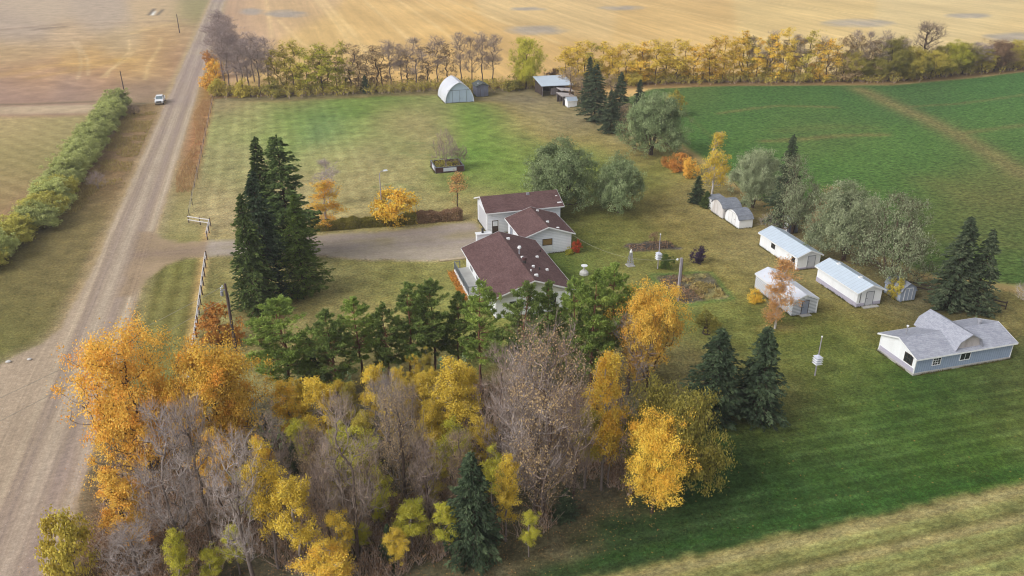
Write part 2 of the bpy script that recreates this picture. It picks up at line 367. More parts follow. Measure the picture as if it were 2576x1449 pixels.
# verge between the belt of shrubs and the road
vg = sd_poly([(-36.5,221),(-27.6,221),(-28.4,92),(-33,88),(-60,70),(-60,120),(-41,124),(-37,144)], U, V)
mv = sstep(vg+wob*.5, -1.5, 1.5)
anchors(mv, [(400,285,146,118,78),(370,330,134,108,84),(340,400,138,112,86),(300,450,140,112,80),(270,490,130,106,76),(250,560,126,112,74),(180,600,118,106,68),(130,650,112,100,64),(230,620,132,114,80),(90,720,108,98,60),(170,740,124,110,74),(60,820,104,100,54),(40,880,108,108,60),(130,830,128,112,76),(-200,700,112,102,62)], 80)
REG[(vg > 0)] = R_VERGE
# verge and ditch on the house side of the road
ve = sstep(U, -20.9, -20.0)*sstep(-U, 12.6, 14.5)*sstep(V, 40, 46)*sstep(-V, -330, -250)
anchors(ve, [(520,120,150,128,84),(515,220,152,118,70),(505,300,168,124,82),(490,350,164,118,84),(480,400,160,112,78),(475,440,156,108,78),(455,440,134,128,82),(440,480,146,136,92),(430,540,156,144,102),(440,590,158,144,100),(470,510,148,136,90),(420,700,118,112,62),(440,660,100,104,50),(460,720,136,124,80),(420,780,122,116,66),(400,830,132,122,78),(470,800,112,110,58),(440,860,118,114,64),(250,1200,104,90,62),(210,1380,112,92,70)], 60)
st = sstep(U, -20.5, -19)*sstep(-U, 12.5, 13)*sstep(V, 84, 90)*sstep(-V, -118, -113)
C += (st*(np.sin(U*2*math.pi/2.2+.8*n_mid)*9*(.3+1.3*n_mid)))[:, None]*np.array([1, 1, .8])
REG[(U > -20.6) & (U < -12.7) & (V > 40) & (V < 235)] = R_VERGE
# the lawns: grass tones, with shade by garage, willows and front painted in
lawn = sd_poly([(-16.0,223),(-16.0,130),(-12.6,127),(-12.6,40),(-12,20),(64,20),(85,42.6),(92,60),(89,74),(80,81),(77,98),(75.5,116),(78.5,147),(82,170),(84,192),(66,214),(30,220.5)], U, V)
ml = sstep(lawn + wob*.35, -.8, .8)
LA = [(560,260,140,124,82),(620,300,136,136,78),(750,255,126,124,70),(560,330,138,140,80),(540,400,142,136,84),(600,420,142,138,84),(520,500,142,132,84),(560,560,150,136,90),(760,300,112,132,60),(860,270,106,126,56),(700,340,124,136,70),(960,255,104,122,54),(1060,270,110,124,58),(1000,300,128,128,70),(1090,290,154,132,92),(1020,310,148,130,86),(880,330,122,136,68),(810,318,96,120,70),(1000,350,122,130,68),(1130,300,108,128,54),(1200,290,98,124,48),(1250,270,112,116,58),(1290,240,148,108,78),(1350,250,150,116,76),(1240,350,110,130,54),(1320,320,138,128,72),(1400,300,152,122,76),(1480,330,156,122,78),(1450,290,150,116,76),(1560,360,148,118,74),(950,380,146,136,86),(1080,350,142,132,82),(850,390,140,140,82),(1000,430,146,138,84),(880,450,148,138,86),(1060,460,142,136,80),(1200,400,96,126,48),(1150,450,102,122,50),(1220,460,124,126,66),(1250,430,104,128,50),(1300,380,116,128,58),(1480,380,100,118,48),(1540,400,106,116,52),(1620,400,118,108,56),(1660,450,98,110,46),(1650,520,112,102,54),(1700,480,122,108,60),(700,520,148,138,88),(560,640,134,122,74),(1150,500,138,128,76),(1060,510,146,136,84),(900,520,146,136,84),(1180,520,140,126,76),
 (590,680,128,118,70),(560,740,122,114,64),(620,760,126,116,68),(850,700,128,120,72),(950,700,126,118,66),(1050,690,124,118,64),(880,800,126,112,66),(1000,720,122,114,62),(1100,720,112,112,56),(1120,680,128,120,68),(640,860,128,112,66),(830,820,124,108,64),
 (1540,580,96,98,44),(1600,540,92,92,42),(1500,600,104,102,50),(1450,660,76,92,36),(1480,640,94,98,46),(1560,660,108,104,52),(1600,700,114,106,58),(1620,640,100,100,46),(1700,560,112,104,54),(1760,560,128,110,62),(1820,590,140,112,66),(1740,610,112,104,52),(1860,640,142,110,68),(1800,660,110,98,50),(1900,700,132,106,62),(1700,690,92,96,44),(1850,720,104,100,50),(1880,800,92,94,44),(1800,800,98,100,48),(1720,820,96,100,48),(1700,880,124,112,66),(1700,930,122,104,64),(1640,1000,108,94,56),(2060,690,136,106,66),(2080,740,120,102,58),(2000,800,96,94,46),(2120,800,98,96,46),(2200,780,110,94,54),(2250,760,118,88,58),(2320,770,112,78,52),(2420,790,104,76,50),(2480,760,120,98,56),(2540,760,112,98,54),(2100,860,90,94,44),(2200,830,92,94,44),(2000,880,94,98,46),(2150,950,82,92,40),(2000,960,96,96,48),(1950,1020,104,92,52),(2100,1020,70,86,36),(2300,990,60,78,32),(2450,960,62,76,34),(2560,930,72,76,38),(1960,1090,76,84,38),(2050,1110,60,80,34),(2200,1100,58,80,32),(2400,1080,64,80,32),(2550,1050,74,82,36),(1900,1180,56,72,34),(2050,1200,50,72,30),(2250,1200,54,76,30),(2420,1170,62,84,32),(1800,1280,50,66,32),(2000,1290,44,68,28),(2150,1270,46,70,28),(1700,1350,44,60,30),(1850,1360,42,64,28),(1600,1420,40,56,28),(1500,1449,44,56,30)]
anchors(ml, [(x, y, min(255, r*1.04), g*1.0, b*1.02) for x, y, r, g, b in LA], 52)
C += (ml*(n_mid-.5)*26)[:, None]*np.array([1, .75, .6]); C += (ml*(n_lo-.5)*18)[:, None]*np.array([1, .6, .5]); C += (ml*(n_hi-.5)*10)[:, None]
ms = ml*sstep(-V, -62, -54)*sstep(U, 14, 26)                    # mower passes on the near lawn
C += (ms*(np.sin((V+.035*U)*2*math.pi/2.1 + n_lo*2)*4.5 + np.sin((V+.035*U)*2*math.pi/1.05 + n_lo*2)*5.0)*(.35+1.1*n_mid))[:, None]*np.array([.9, 1, .7])
mn = ml*sstep(V, 126, 140)*sstep(-U, -28, -10)
C += (mn*np.sin(U*2*math.pi/2.6 + n_mid*2)*5)[:, None]*np.array([1, .9, .7])
md = ml*sstep(V, 128, 140)*sstep(U, 28, 40)
C += (md*np.sin((U*.86+V*.5)*2*math.pi/3.0 + n_mid*2.5)*6)[:, None]*np.array([1, .9, .7])
for pts, wd, a, cl in [([(1560,330),(1450,350),(1380,330)],.8,.2,(96,104,54)),([(1330,350),(1260,352),(1240,345)],.6,.3,(84,104,52)),([(1010,362),(1060,360),(1110,368)],.5,.35,(88,104,56)),([(1015,385),(1050,395),(1090,388)],.5,.35,(88,104,56)),([(940,470),(1000,462),(1040,475)],.5,.35,(88,104,56))]:
    d = sd_line(PG(pts), U, V); lay(np.exp(-(d/wd)**2)*a, cl)
REG[lawn > 0] = R_LAWN
# strip of mown pasture in front, paler
pm = sstep(42.5 - V + (n_hi-.5)*1.2, -.5, .5)*sstep(U, 14, 19)
lay(pm, (112,107,60), .10)
ps = np.sin((V+.004*U)*2*math.pi/2.9+n_lo*1.5)*.6+np.sin((V+.004*U)*2*math.pi/.95+n_lo*2)*.5*(.3+1.3*n_mid); C += (pm*ps*13)[:, None]*np.array([.9, 1, .6]); C += (pm*(n_hi-.5)*26)[:, None]*np.array([1, .8, .6])
for v0, wd, a in [(41.4,.7,.6),(38.6,.5,.6),(33.4,.4,.5),(35.7,.35,.3)]:
    lay(np.exp(-((V-v0-.006*(U-40)-(n_lo-.5)*.8)/wd)**2)*a*pm, (158,128,88), .15, n_hi)
lay(np.exp(-((V-43.6-(n_mid-.5)*.8)/.7)**2)*.5*sstep(U,14,19), (46,74,28))
REG[(V < 42.5) & (U > 16)] = R_MOWN
# grove floor under the trees: fallen leaves over thin grass
gr = sd_poly(PG([(215,1190),(330,1100),(600,1000),(760,985),(960,960),(1180,960),(1400,975),(1560,985),(1640,1040),(1660,1190),(1590,1290),(1450,1350),(1300,1400),(1050,1470),(900,1700),(0,1700),(150,1449)]), U, V)
mg = sstep(gr + (n_mid-.5)*5, -2.2, 2.2)
lay(mg, (104,80,60), .28, n_hi); lay(mg*sstep(n_mid, .52, .7)*.6, (112,84,66)); lay(mg*sstep(n_lo, .55, .75)*.5, (84,80,46))
REG[gr > 0] = R_GROVE
# strip at the foot of the windbreak
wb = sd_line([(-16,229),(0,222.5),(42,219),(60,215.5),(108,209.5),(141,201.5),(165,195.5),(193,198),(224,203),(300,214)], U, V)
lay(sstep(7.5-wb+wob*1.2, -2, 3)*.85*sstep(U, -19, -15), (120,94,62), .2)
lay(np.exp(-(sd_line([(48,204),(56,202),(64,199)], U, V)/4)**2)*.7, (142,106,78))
# green crop to the east
crop = sd_poly([(84,192),(98,203),(120,200.5),(141,195),(163,189),(193,191),(226,196),(420,215),(420,60),(140,70),(91.5,74.5),(82,82),(78.5,100),(77,116),(80,147)], U, V)
mc = sstep(crop + wob*.4, -1, 1)
anchors(mc, [(1720,250,80,104,54),(1900,260,66,104,52),(2100,240,58,98,50),(2300,230,62,96,52),(2500,200,62,104,54),(1750,330,74,112,52),(1900,330,78,112,54),(2050,290,74,110,54),(2500,280,70,110,54),(1850,400,78,116,52),(2100,430,80,118,54),(2300,400,80,116,54),(2050,330,92,108,58),(2000,480,76,112,50),(2250,500,78,112,52),(2400,500,92,104,54),(2500,520,110,104,62),(2450,580,100,104,58),(2540,600,96,104,56),(2400,640,84,106,52),(2540,680,78,110,50),(2150,530,78,108,50),(2500,350,80,112,54)], 80)
for pts, wd, a, cl in [([(2165,225),(2250,265),(2330,300),(2400,335),(2480,380),(2576,440)],3.6,.95,(136,118,82)),([(1810,285),(1900,272),(1960,266),(2100,270)],1.0,.7,(140,118,78)),([(1920,355),(2000,352),(2100,342),(2230,338)],1.2,.8,(140,114,78)),([(2290,268),(2400,262),(2500,250),(2576,238)],.9,.55,(136,114,76)),([(2420,335),(2520,322),(2576,315)],1.2,.6,(142,118,80)),([(1700,235),(1730,290),(1790,345),(1830,395)],.6,.35,(118,112,70)),([(1960,330),(2100,318),(2200,322)],2.2,.3,(122,114,68)),([(2000,475),(2080,470),(2200,480)],1.0,.35,(122,112,70)),([(2350,460),(2450,500),(2576,500)],5,.4,(118,108,66)),([(2300,590),(2420,600),(2576,620)],2,.35,(118,108,66))]:
    d = sd_line(PG(pts), U, V) + (n_hi-.5)*1.4; lay(np.exp(-(d/wd)**2)*a*mc, cl, .15, n_hi)
C += (mc*(n_mid-.5)*22)[:, None]*np.array([.9, .8, .5])
lay(sstep(3.2-np.abs(crop+1.5), 0, 2)*.5*sstep(-V,-196,-185), (128,112,68), .2)
REG[crop > 0] = R_CROP
# gravel road, side road, driveway
edge = (n_hi-.5)*.9 + (n_mid-.5)*.8
hwid = 3.45 + .55*sstep(-V, -118, -90)
rd = hwid - np.abs(U + 24.1 + .35*sstep(-V,-118,-90)) + edge*.6
side = sd_poly([(-28.3,97),(-29.5,93.5),(-33,89.5),(-60,83),(-60,72),(-33,75.5),(-29.5,72),(-28,66),(-24,70),(-24,92)], U, V) + edge*.6
road = np.maximum(rd, side)
mr = sstep(road, -.45, .45)
lay(sstep(road, -2.6, .2)*.55, (156,138,116), .12, n_hi)
lay(mr, (175,154,132), .05)
q = U + 24.1
for c0, wd, a, cl in [(-1.55,.42,.6,(150,132,122)),(1.25,.45,.6,(150,132,124)),(-2.85,.32,.7,(192,172,148)),(2.85,.34,.75,(196,178,154)),(-.2,.7,.45,(192,176,158)),(-2.2,.16,.5,(140,122,112)),(1.8,.3,.35,(146,128,120)),(.5,.14,.35,(150,134,124)),(-.9,.12,.3,(152,136,124))]:
    lay(mr*np.exp(-((q-c0-(n_lo-.5)*.8)/wd)**2)*a*(.6+.8*n_mid), cl)
lay(mr*sstep(n_lo, .5, .7)*.35, (162,142,140))
drv = sd_poly([(-21,127.5),(-19.6,124),(-17,121.6),(-8.3,120.2),(1,119.2),(12,117.8),(27.6,117.8),(28,111),(30,104.2),(24,104.0),(18,104.6),(8,107.5),(0,112.2),(-8,113.9),(-15.5,115.0),(-18.2,113.4),(-20,109),(-21.2,104),(-23,104),(-23,127.5)], U, V) + edge*.9
mdv = sstep(drv, -.7, .7)
lay(mdv, (160,137,112), .12); lay(mdv*np.exp(-((V-114.5+.18*U-(n_mid-.5)*3)/1.1)**2)*.3, (146,124,114)); lay(mdv*np.exp(-((V-117.2+.08*U-(n_mid-.5)*2)/.9)**2)*.3, (148,126,114))
lay(mdv*sstep(U, 8, 14)*sstep(-np.abs(V-113), -3, 0)*.55*sstep(n_mid,.38,.6), (140,124,84)); lay(mdv*sstep(U,-14,-8)*np.exp(-((V-116.2+.15*U)/.8)**2)*.4*sstep(n_mid,.35,.6), (136,124,82))
REG[road > 0] = R_ROAD; REG[(drv > 0) & (U > -21)] = R_DRIVE
# garden beds
bed1 = sd_poly([(46.3,102.3),(46.8,100),(50,99.1),(54,98.6),(53.6,101.8),(50,102.6)], U, V) + (n_hi-.5)*.8
bed2 = sd_poly([(46.2,90.8),(53.7,89.9),(52.6,82.4),(46.0,82.3)], U, V) + (n_hi-.5)*.5
lay(sstep(bed1, -.2, .2), (104,80,70), .35, n_hi); lay(sstep(bed2, -.2, .2), (98,82,66), .35, n_hi)
lay(sstep(bed2, 0, .4)*sstep(U, 48.6, 50)*sstep(n_mid, .35, .6), (146,128,76), .3, n_hi)
lay(np.exp(-((bed2+.5)/.35)**2)*.6, (66,92,44))
REG[(bed1 > 0) | (bed2 > 0)] = R_BED
# trunk circles and paths of fallen leaves near the sheds (brown litter)
for x, y, rx, ry, cl, a in [(1620,345,70,14,(150,108,76),.5),(1770,500,40,14,(150,112,72),.5),(2290,760,90,16,(120,84,58),.6),(1955,825,46,12,(140,106,66),.5),(1640,1285,50,14,(84,66,46),.5),(1470,300,60,14,(158,118,82),.5),(690,795,120,22,(104,86,56),.35),(2010,770,60,10,(120,94,52),.4)]:
    qq = ((PX-x)/rx)**2+((PY-y)/ry)**2; lay(np.clip(np.exp(-qq)*a*(.6+.8*n_hi), 0, 1), cl)
C[:, 0] = np.where(ml > .5, np.minimum(C[:, 0], C[:, 1]*1.13), C[:, 0])
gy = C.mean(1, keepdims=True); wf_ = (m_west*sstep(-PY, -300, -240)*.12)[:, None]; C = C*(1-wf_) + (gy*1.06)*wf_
soft = 1-np.maximum(mr, mdv)[:, None]*.75
C = C*(1 + (np.array([1.06, 1.08, 1.05])-1)*soft)
C = C*(1 + (np.array([1.10, 1.13, 1.10])-1)*(ml*sstep(PY, 520, 760))[:, None])
C = C*(1 + (np.array([1.16, 1.15, 1.08])-1)*mc[:, None])
C = C*(1-.3*mc[:, None]) + np.array([104, 130, 80])*.3*mc[:, None]
C = C*(1 + (np.array([.985, 1.0, 1.12])-1)*ml[:, None])
C = C*(1 + .08*(ml*sstep(PY, 480, 540)*sstep(-PY, -980, -880))[:, None])
C = C*(1 + (np.array([1.05, 1.06, 1.05])-1)*(ml*sstep(-PY, -560, -500))[:, None])
C = np.clip(C, 4, 250)
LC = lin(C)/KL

def ground_mat(name, amt=.3, scale=.45, hue=(1,1,1), hue_amt=.0, bump=.5, flecks=None, stretch=(1,1,1), fleck_scale=7.0, fleck_amt=.2, dist=.06, streak=0.0, streak_map=(2.2,.07,1), coarse=(0, 2.0)):
    """surface colour per place, broken up by grain at every size from metres down to a hand's breadth"""
    t = NT(name); ca = t.n('ShaderNodeAttribute', attribute_name='Col'); tc = t.n('ShaderNodeTexCoord'); mp = t.n('ShaderNodeMapping')
    mp.inputs['Scale'].default_value = stretch; t.l(tc.outputs['Object'], mp.inputs[0]); v = mp.outputs[0]
    nA = t.noise(v, scale, 9, .78); nB = t.noise(v, 3.1, 4, .7); nC = t.noise(v, 11.0, 3, .7)
    f = t.mth('MULTIPLY', t.mrange(nA, .34, .66, 1-amt, 1+amt), t.mrange(nB, .36, .64, 1-amt*.9, 1+amt*.9))
    f = t.mth('MULTIPLY', f, t.mrange(nC, .36, .64, 1-amt*.8, 1+amt*.8))
    if coarse[0]: f = t.mth('MULTIPLY', f, t.mrange(t.noise(v, coarse[1], 2, .5), .3, .7, 1-coarse[0], 1+coarse[0]))
    if streak:
        m2 = t.n('ShaderNodeMapping'); m2.inputs['Scale'].default_value = streak_map; t.l(tc.outputs['Object'], m2.inputs[0])
        f = t.mth('MULTIPLY', f, t.mrange(t.noise(m2.outputs[0], 1.0, 5, .65), .3, .7, 1-streak, 1+streak))
    c = t.scale(ca.outputs['Color'], f)
    if hue_amt:
        hm = t.mth('MULTIPLY', t.mrange(t.noise(v, 1.3, 6, .7), .42, .66, 0, 1), hue_amt); c = t.mix(hm, c, t.mix(1.0, c, hue, 'MULTIPLY'))
    if flecks:
        vo = t.n('ShaderNodeTexVoronoi', Scale=fleck_scale); t.l(v, vo.inputs['Vector'])
        sp = t.n('ShaderNodeSeparateColor'); t.l(vo.outputs['Color'], sp.inputs[0])
        on = t.mth('MULTIPLY', t.mth('LESS_THAN', vo.outputs['Distance'], .32), t.mth('LESS_THAN', sp.outputs[0], fleck_amt))
        on = t.mth('MULTIPLY', on, t.mrange(nA, .45, .6, .1, 1))
        c = t.mix(on, c, t.ramp(sp.outputs[1], [lin(q)/KL for q in flecks]))
    t.principled(c, .95, 0, t.bump(t.mth('ADD', nB, nC), bump, dist), .1); return t.m
gm = {}
gm[R_ROAD] = ground_mat('gravel', .16, 1.2, bump=.35, flecks=[(130,114,106),(196,182,168),(208,194,176)], fleck_scale=5.0, fleck_amt=.1, streak=.17, streak_map=(3.0,.035,1))
gm[R_DRIVE] = ground_mat('packed_gravel', .11, .8, bump=.35, hue=(.95,1.0,.8), hue_amt=.4, streak=.1, streak_map=(.1,1.6,1))
gm[R_LAWN] = ground_mat('lawn_grass', .42, .35, hue=(1.2,.98,.82), hue_amt=.55, bump=.6, flecks=[(170,140,80),(140,112,66),(160,136,60)], fleck_scale=3.6, fleck_amt=.025)
gm[R_STUB] = ground_mat('stubble', .1, .3, bump=.3, stretch=(1.3,.3,1), streak=.09, streak_map=(.55,.012,1))
gm[R_WEST] = ground_mat('old_stubble', .22, .22, bump=.4)
gm[R_HAY] = ground_mat('hay_stubble', .28, .4, bump=.5, hue=(1.1,1,.85), hue_amt=.5)
gm[R_CROP] = ground_mat('crop_rows', .30, .5, bump=1.0, stretch=(.75,1.2,1), hue=(1.25,.98,.85), hue_amt=.5, dist=.3, coarse=(.42, 1.5))
gm[R_VERGE] = ground_mat('verge_grass', .34, .4, bump=.8, hue=(1.15,.98,.85), hue_amt=.5)
gm[R_GROVE] = ground_mat('leaf_litter', .34, .5, bump=.8, flecks=[(186,140,84),(160,110,70),(200,170,112),(136,92,62)], fleck_scale=6.0, fleck_amt=.35)
gm[R_MOWN] = ground_mat('mown_pasture', .36, .4, bump=.6, hue=(1.18,.98,.8), hue_amt=.5, stretch=(.7,1.2,1), streak=.12, streak_map=(.06,1.3,1))
gm[R_BED] = ground_mat('garden_soil', .36, .8, bump=1.0, dist=.2)
NAMES = {R_ROAD:'gravel_road', R_DRIVE:'driveway', R_LAWN:'lawn', R_STUB:'stubble_field', R_WEST:'west_field', R_HAY:'hay_field', R_CROP:'crop_field', R_VERGE:'road_verge', R_GROVE:'grove_floor', R_MOWN:'mown_pasture', R_BED:'garden_bed'}
LBL = {R_ROAD:'pale gravel road running past the farmyard with a side track', R_DRIVE:'gravel driveway leading from the road to the house', R_LAWN:'mown lawn around the house and sheds', R_STUB:'golden stubble field beyond the windbreak', R_WEST:'brown stubble field across the road', R_HAY:'olive hay field left of the shrub belt', R_CROP:'green crop field beyond the sheds', R_VERGE:'rough grass verges along the gravel road', R_GROVE:'brown leaf litter under the front grove', R_MOWN:'pale mown pasture strip in the front corner', R_BED:'two dug garden beds in the lawn'}
nr, nc = GX.shape
idx = np.arange(nr*nc).reshape(nr, nc)
quads = np.stack([idx[1:, :-1], idx[1:, 1:], idx[:-1, 1:], idx[:-1, :-1]], -1).reshape(-1, 4)
qr = REG[quads[:, 0]]
for r in range(11):
    f = quads[qr == r]
    if not len(f): continue
    used, inv = np.unique(f.ravel(), return_inverse=True)
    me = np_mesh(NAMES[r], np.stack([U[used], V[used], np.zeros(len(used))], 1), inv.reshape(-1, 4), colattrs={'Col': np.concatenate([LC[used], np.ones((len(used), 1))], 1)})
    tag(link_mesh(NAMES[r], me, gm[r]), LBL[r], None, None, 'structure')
gb = MB().poly([(-4000,-4000,-.3),(4000,-4000,-.3),(4000,4000,-.3),(-4000,4000,-.3)], [(0,1,2,3)]).build('ground', simple('far_ground', alb(186,156,110), .95, .15, .05))
tag(gb, 'farmland reaching to the horizon', None, None, 'structure')

# ------------------------------------------------------------------ plants: skeletons, leaves, needles
def tubes(P0, P1, R0, R1, k):
    d = P1-P0; L = np.linalg.norm(d, axis=1, keepdims=True)+1e-9; d = d/L
    a = np.where(np.abs(d[:, 2:3]) < .9, np.array([[0,0,1.]]), np.array([[1.,0,0]]))
    t = np.cross(d, a); t /= np.linalg.norm(t, axis=1, keepdims=True)+1e-9; q = np.cross(d, t)
    n = len(P0); V = np.zeros((n, 2*k, 3))
    for j in range(k):
        an = 2*math.pi*j/k; o = t*math.cos(an)+q*math.sin(an)
        V[:, j] = P0 + o*R0[:, None]; V[:, k+j] = P1 + o*R1[:, None]
    F = np.array([[j, (j+1) % k, k+(j+1) % k, k+j] for j in range(k)])
    Fa = (np.arange(n)[:, None, None]*2*k + F[None]).reshape(-1, 4)
    return V.reshape(-1, 3), Fa
def seg_mesh(name, segs):
    P0, P1, R0, R1 = [np.asarray(a, float) for a in segs]
    thick = R0 > .05; Vs, Fs = [], []; off = 0
    for m, k in ((thick, 6), (~thick, 3)):
        if m.any():
            v, f = tubes(P0[m], P1[m], R0[m], R1[m], k); Vs.append(v); Fs.append(f+off); off += len(v)
    rad = np.concatenate([np.repeat(R0[m], 2*k) for m, k in ((thick, 6), (~thick, 3)) if m.any()])
    return np_mesh(name, np.concatenate(Vs), Fs, {'rad': rad}, smooth=True)
def leaf_quads(rng, P, size, elong=1.0, up=0.0, D=None, out=None):
    """small leaf faces round the points P; D gives a long axis"""
    n = len(P); N = rng.normal(size=(n, 3)); N[:, 2] += up
    if out is not None: N += out
    N /= np.linalg.norm(N, axis=1, keepdims=True)
    A = D if D is not None else rng.normal(size=(n, 3))
    T = A - N*np.sum(A*N, axis=1, keepdims=True); T /= np.linalg.norm(T, axis=1, keepdims=True)+1e-9
    B = np.cross(N, T); s = np.asarray(size).reshape(-1, 1)
    a, b = T*s*.5*elong, B*s*.5
    V = np.stack([P-a, P+b*.9-a*.1, P+a, P-b*.9-a*.1], 1).reshape(-1, 3)
    return V, np.arange(4*n).reshape(-1, 4)
def envelope(rng, n, H, W, shape, nc=0, cs=.12):
    if nc:      # separate boughs with gaps between them
        c = envelope(rng, nc, H, W*.84, shape); k = rng.integers(0, nc, n); sc = rng.uniform(.6, 1.25, nc)[k][:, None]
        p = c[k] + rng.normal(size=(n, 3))*cs*W*sc*np.array([1, 1, .85]); p[:, 2] = np.clip(p[:, 2], .05*H, H*1.0); return p
    """points through the volume of a crown"""
    out = []
    lob = rng.normal(size=(9, 3)); lob /= np.linalg.norm(lob, axis=1, keepdims=True); la = rng.uniform(-.22, .3, 9)
    while len(out) < n:
        d = rng.normal(size=3); d /= np.linalg.norm(d)
        r = rng.uniform(.25, 1)**(1/2.2)
        r *= 1 + sum(la[i]*max(0, d@lob[i])**6 for i in range(9))
        if shape == 'round':   p = np.array([d[0]*W/2*r, d[1]*W/2*r, H*.60 + d[2]*H*.40*r])
        elif shape == 'bushy': p = np.array([d[0]*W/2*r, d[1]*W/2*r, H*.48 + d[2]*H*.50*r])
        elif shape == 'dome':
            p = np.array([d[0]*W/2*r, d[1]*W/2*r, H*.22 + abs(d[2])*H*.76*r])
        elif shape == 'aspen':
            z = rng.uniform(0, 1)**.85; rr = W/2*(math.sin(math.pi*min(1, (z*.86+.12)))**.75)*math.sqrt(rng.uniform(0, 1)); a = rng.uniform(0, 6.283)
            p = np.array([rr*math.cos(a), rr*math.sin(a), H*(.26+.73*z)])
        elif shape == 'column':
            z = rng.uniform(0, 1)**.9; rr = W/2*(.55+.45*math.sin(math.pi*min(1, z*.8+.2)))*(1-max(0, z-.7)*1.6)*math.sqrt(rng.uniform(0, 1)); a = rng.uniform(0, 6.283)
            p = np.array([rr*math.cos(a), rr*math.sin(a), H*(.10+.89*z)])
        elif shape == 'birch':
            z = rng.uniform(0, 1); rr = W/2*((1-z)**.6*(.45+.55*min(1, z*5)))*math.sqrt(rng.uniform(.1, 1)); a = rng.uniform(0, 6.283)
            p = np.array([rr*math.cos(a), rr*math.sin(a), H*(.16+.83*z)])
        else:                  # vase: wide upper crown on a clear trunk
            z = rng.uniform(0, 1)**.8; rr = W/2*(.30+.70*math.sin(math.pi*(.12+.80*z)))*math.sqrt(rng.uniform(.03, 1)); a = rng.uniform(0, 6.283)
            p = np.array([rr*math.cos(a), rr*math.sin(a), H*(.24+.75*z)])
        if p[2] > .04*H: out.append(p)
    return np.array(out)
def skeleton(rng, T, H, stems=1, lean=.0, clear=.2, rmin=.012, power=.46, spread=.0):
    """grow limbs that reach the crown points T from one or more stems; returns nodes, parents, radii"""
    N = [np.zeros(3)]; par = [-1]
    for s in range(stems):
        a = 6.283*s/stems + rng.uniform(-.5, .5); out = spread*H*(rng.uniform(.6, 1.1) if stems > 1 else 0)
        prev = 0; top = H*rng.uniform(.55, .72)
        if stems > 1 and s > 0: b = len(N); N.append(np.array([math.cos(a)*.08*stems**.5, math.sin(a)*.08*stems**.5, .02])); par.append(0); prev = b
        x, y = (math.cos(a), math.sin(a)); lx, ly = rng.uniform(-lean, lean, 2)
        for i in range(1, 9):
            t = i/8; p = np.array([x*out*t**1.2 + lx*H*t + rng.normal()*.012*H*t, y*out*t**1.2 + ly*H*t + rng.normal()*.012*H*t, top*t]); N.append(p); par.append(prev); prev = len(N)-1
    order = np.argsort(np.hypot(T[:, 0], T[:, 1])*.8 + T[:, 2]*.35 + rng.uniform(0, .12*H, len(T)))
    cap = len(N) + 4*len(T) + 8; NA = np.zeros((cap, 3)); NA[:len(N)] = N; cnt = len(N); tips = []
    for k in order:
        p = T[k]; D = p - NA[:cnt]; dist = np.linalg.norm(D, axis=1)
        cost = dist + np.where(D[:, 2] < .25*dist, 1.2*(.25*dist-D[:, 2])+.4*dist, 0) + np.where(NA[:cnt, 2] < clear*H, (clear*H-NA[:cnt, 2])*1.5, 0)
        j = int(np.argmin(cost)); q = NA[j]; L = dist[j]; m = 3 if L > .12*H else 2
        prev = j
        for i in range(1, m+1):
            t = i/m; pt = q + (p-q)*t
            if i < m: pt = pt + np.array([rng.normal()*.06*L, rng.normal()*.06*L, rng.normal()*.04*L - .10*L*math.sin(math.pi*t)])
            NA[cnt] = pt; par.append(prev); prev = cnt; cnt += 1
        tips.append(prev)
    NA = NA[:cnt]; par = np.array(par); wgt = np.zeros(cnt); wgt[tips] = 1
    for i in range(cnt-1, 0, -1):
        if par[i] < i: wgt[par[i]] += wgt[i]
    R = rmin*np.maximum(wgt, 1)**power
    return NA, par, R, np.array(tips)
def skel_segs(NA, par, R):
    i = np.arange(1, len(NA)); p = par[1:]
    return [NA[p], NA[i], np.minimum(R[p], R[i]*1.35), R[i]]
def twigs(rng, NA, par, tips, per, length, r, droop=0.0):
    P0, P1 = [np.zeros((0, 3))], [np.zeros((0, 3))]
    d = NA[tips]-NA[par[tips]]; d /= np.linalg.norm(d, axis=1, keepdims=True)+1e-9
    for _ in range(per):
        t = rng.uniform(0, 1, (len(tips), 1)); base = NA[par[tips]] + (NA[tips]-NA[par[tips]])*t
        dd = d + rng.normal(size=d.shape)*.55; dd[:, 2] += .35 - droop; dd /= np.linalg.norm(dd, axis=1, keepdims=True)
        P0.append(base); P1.append(base + dd*length*rng.uniform(.5, 1.2, (len(tips), 1)))
    P0 = np.concatenate(P0); P1 = np.concatenate(P1); n = len(P0)
    return [P0, P1, np.full(n, r), np.full(n, r*.5)]
def cat_segs(*S): return [np.concatenate([s[i] for s in S]) for i in range(4)]
MESH = {}      # (kind, variant) -> (trunk mesh, crown mesh or None, nominal H, nominal W)
def reg(kind, tm, cm, H, W): MESH.setdefault(kind, []).append((tm, cm, H, W))
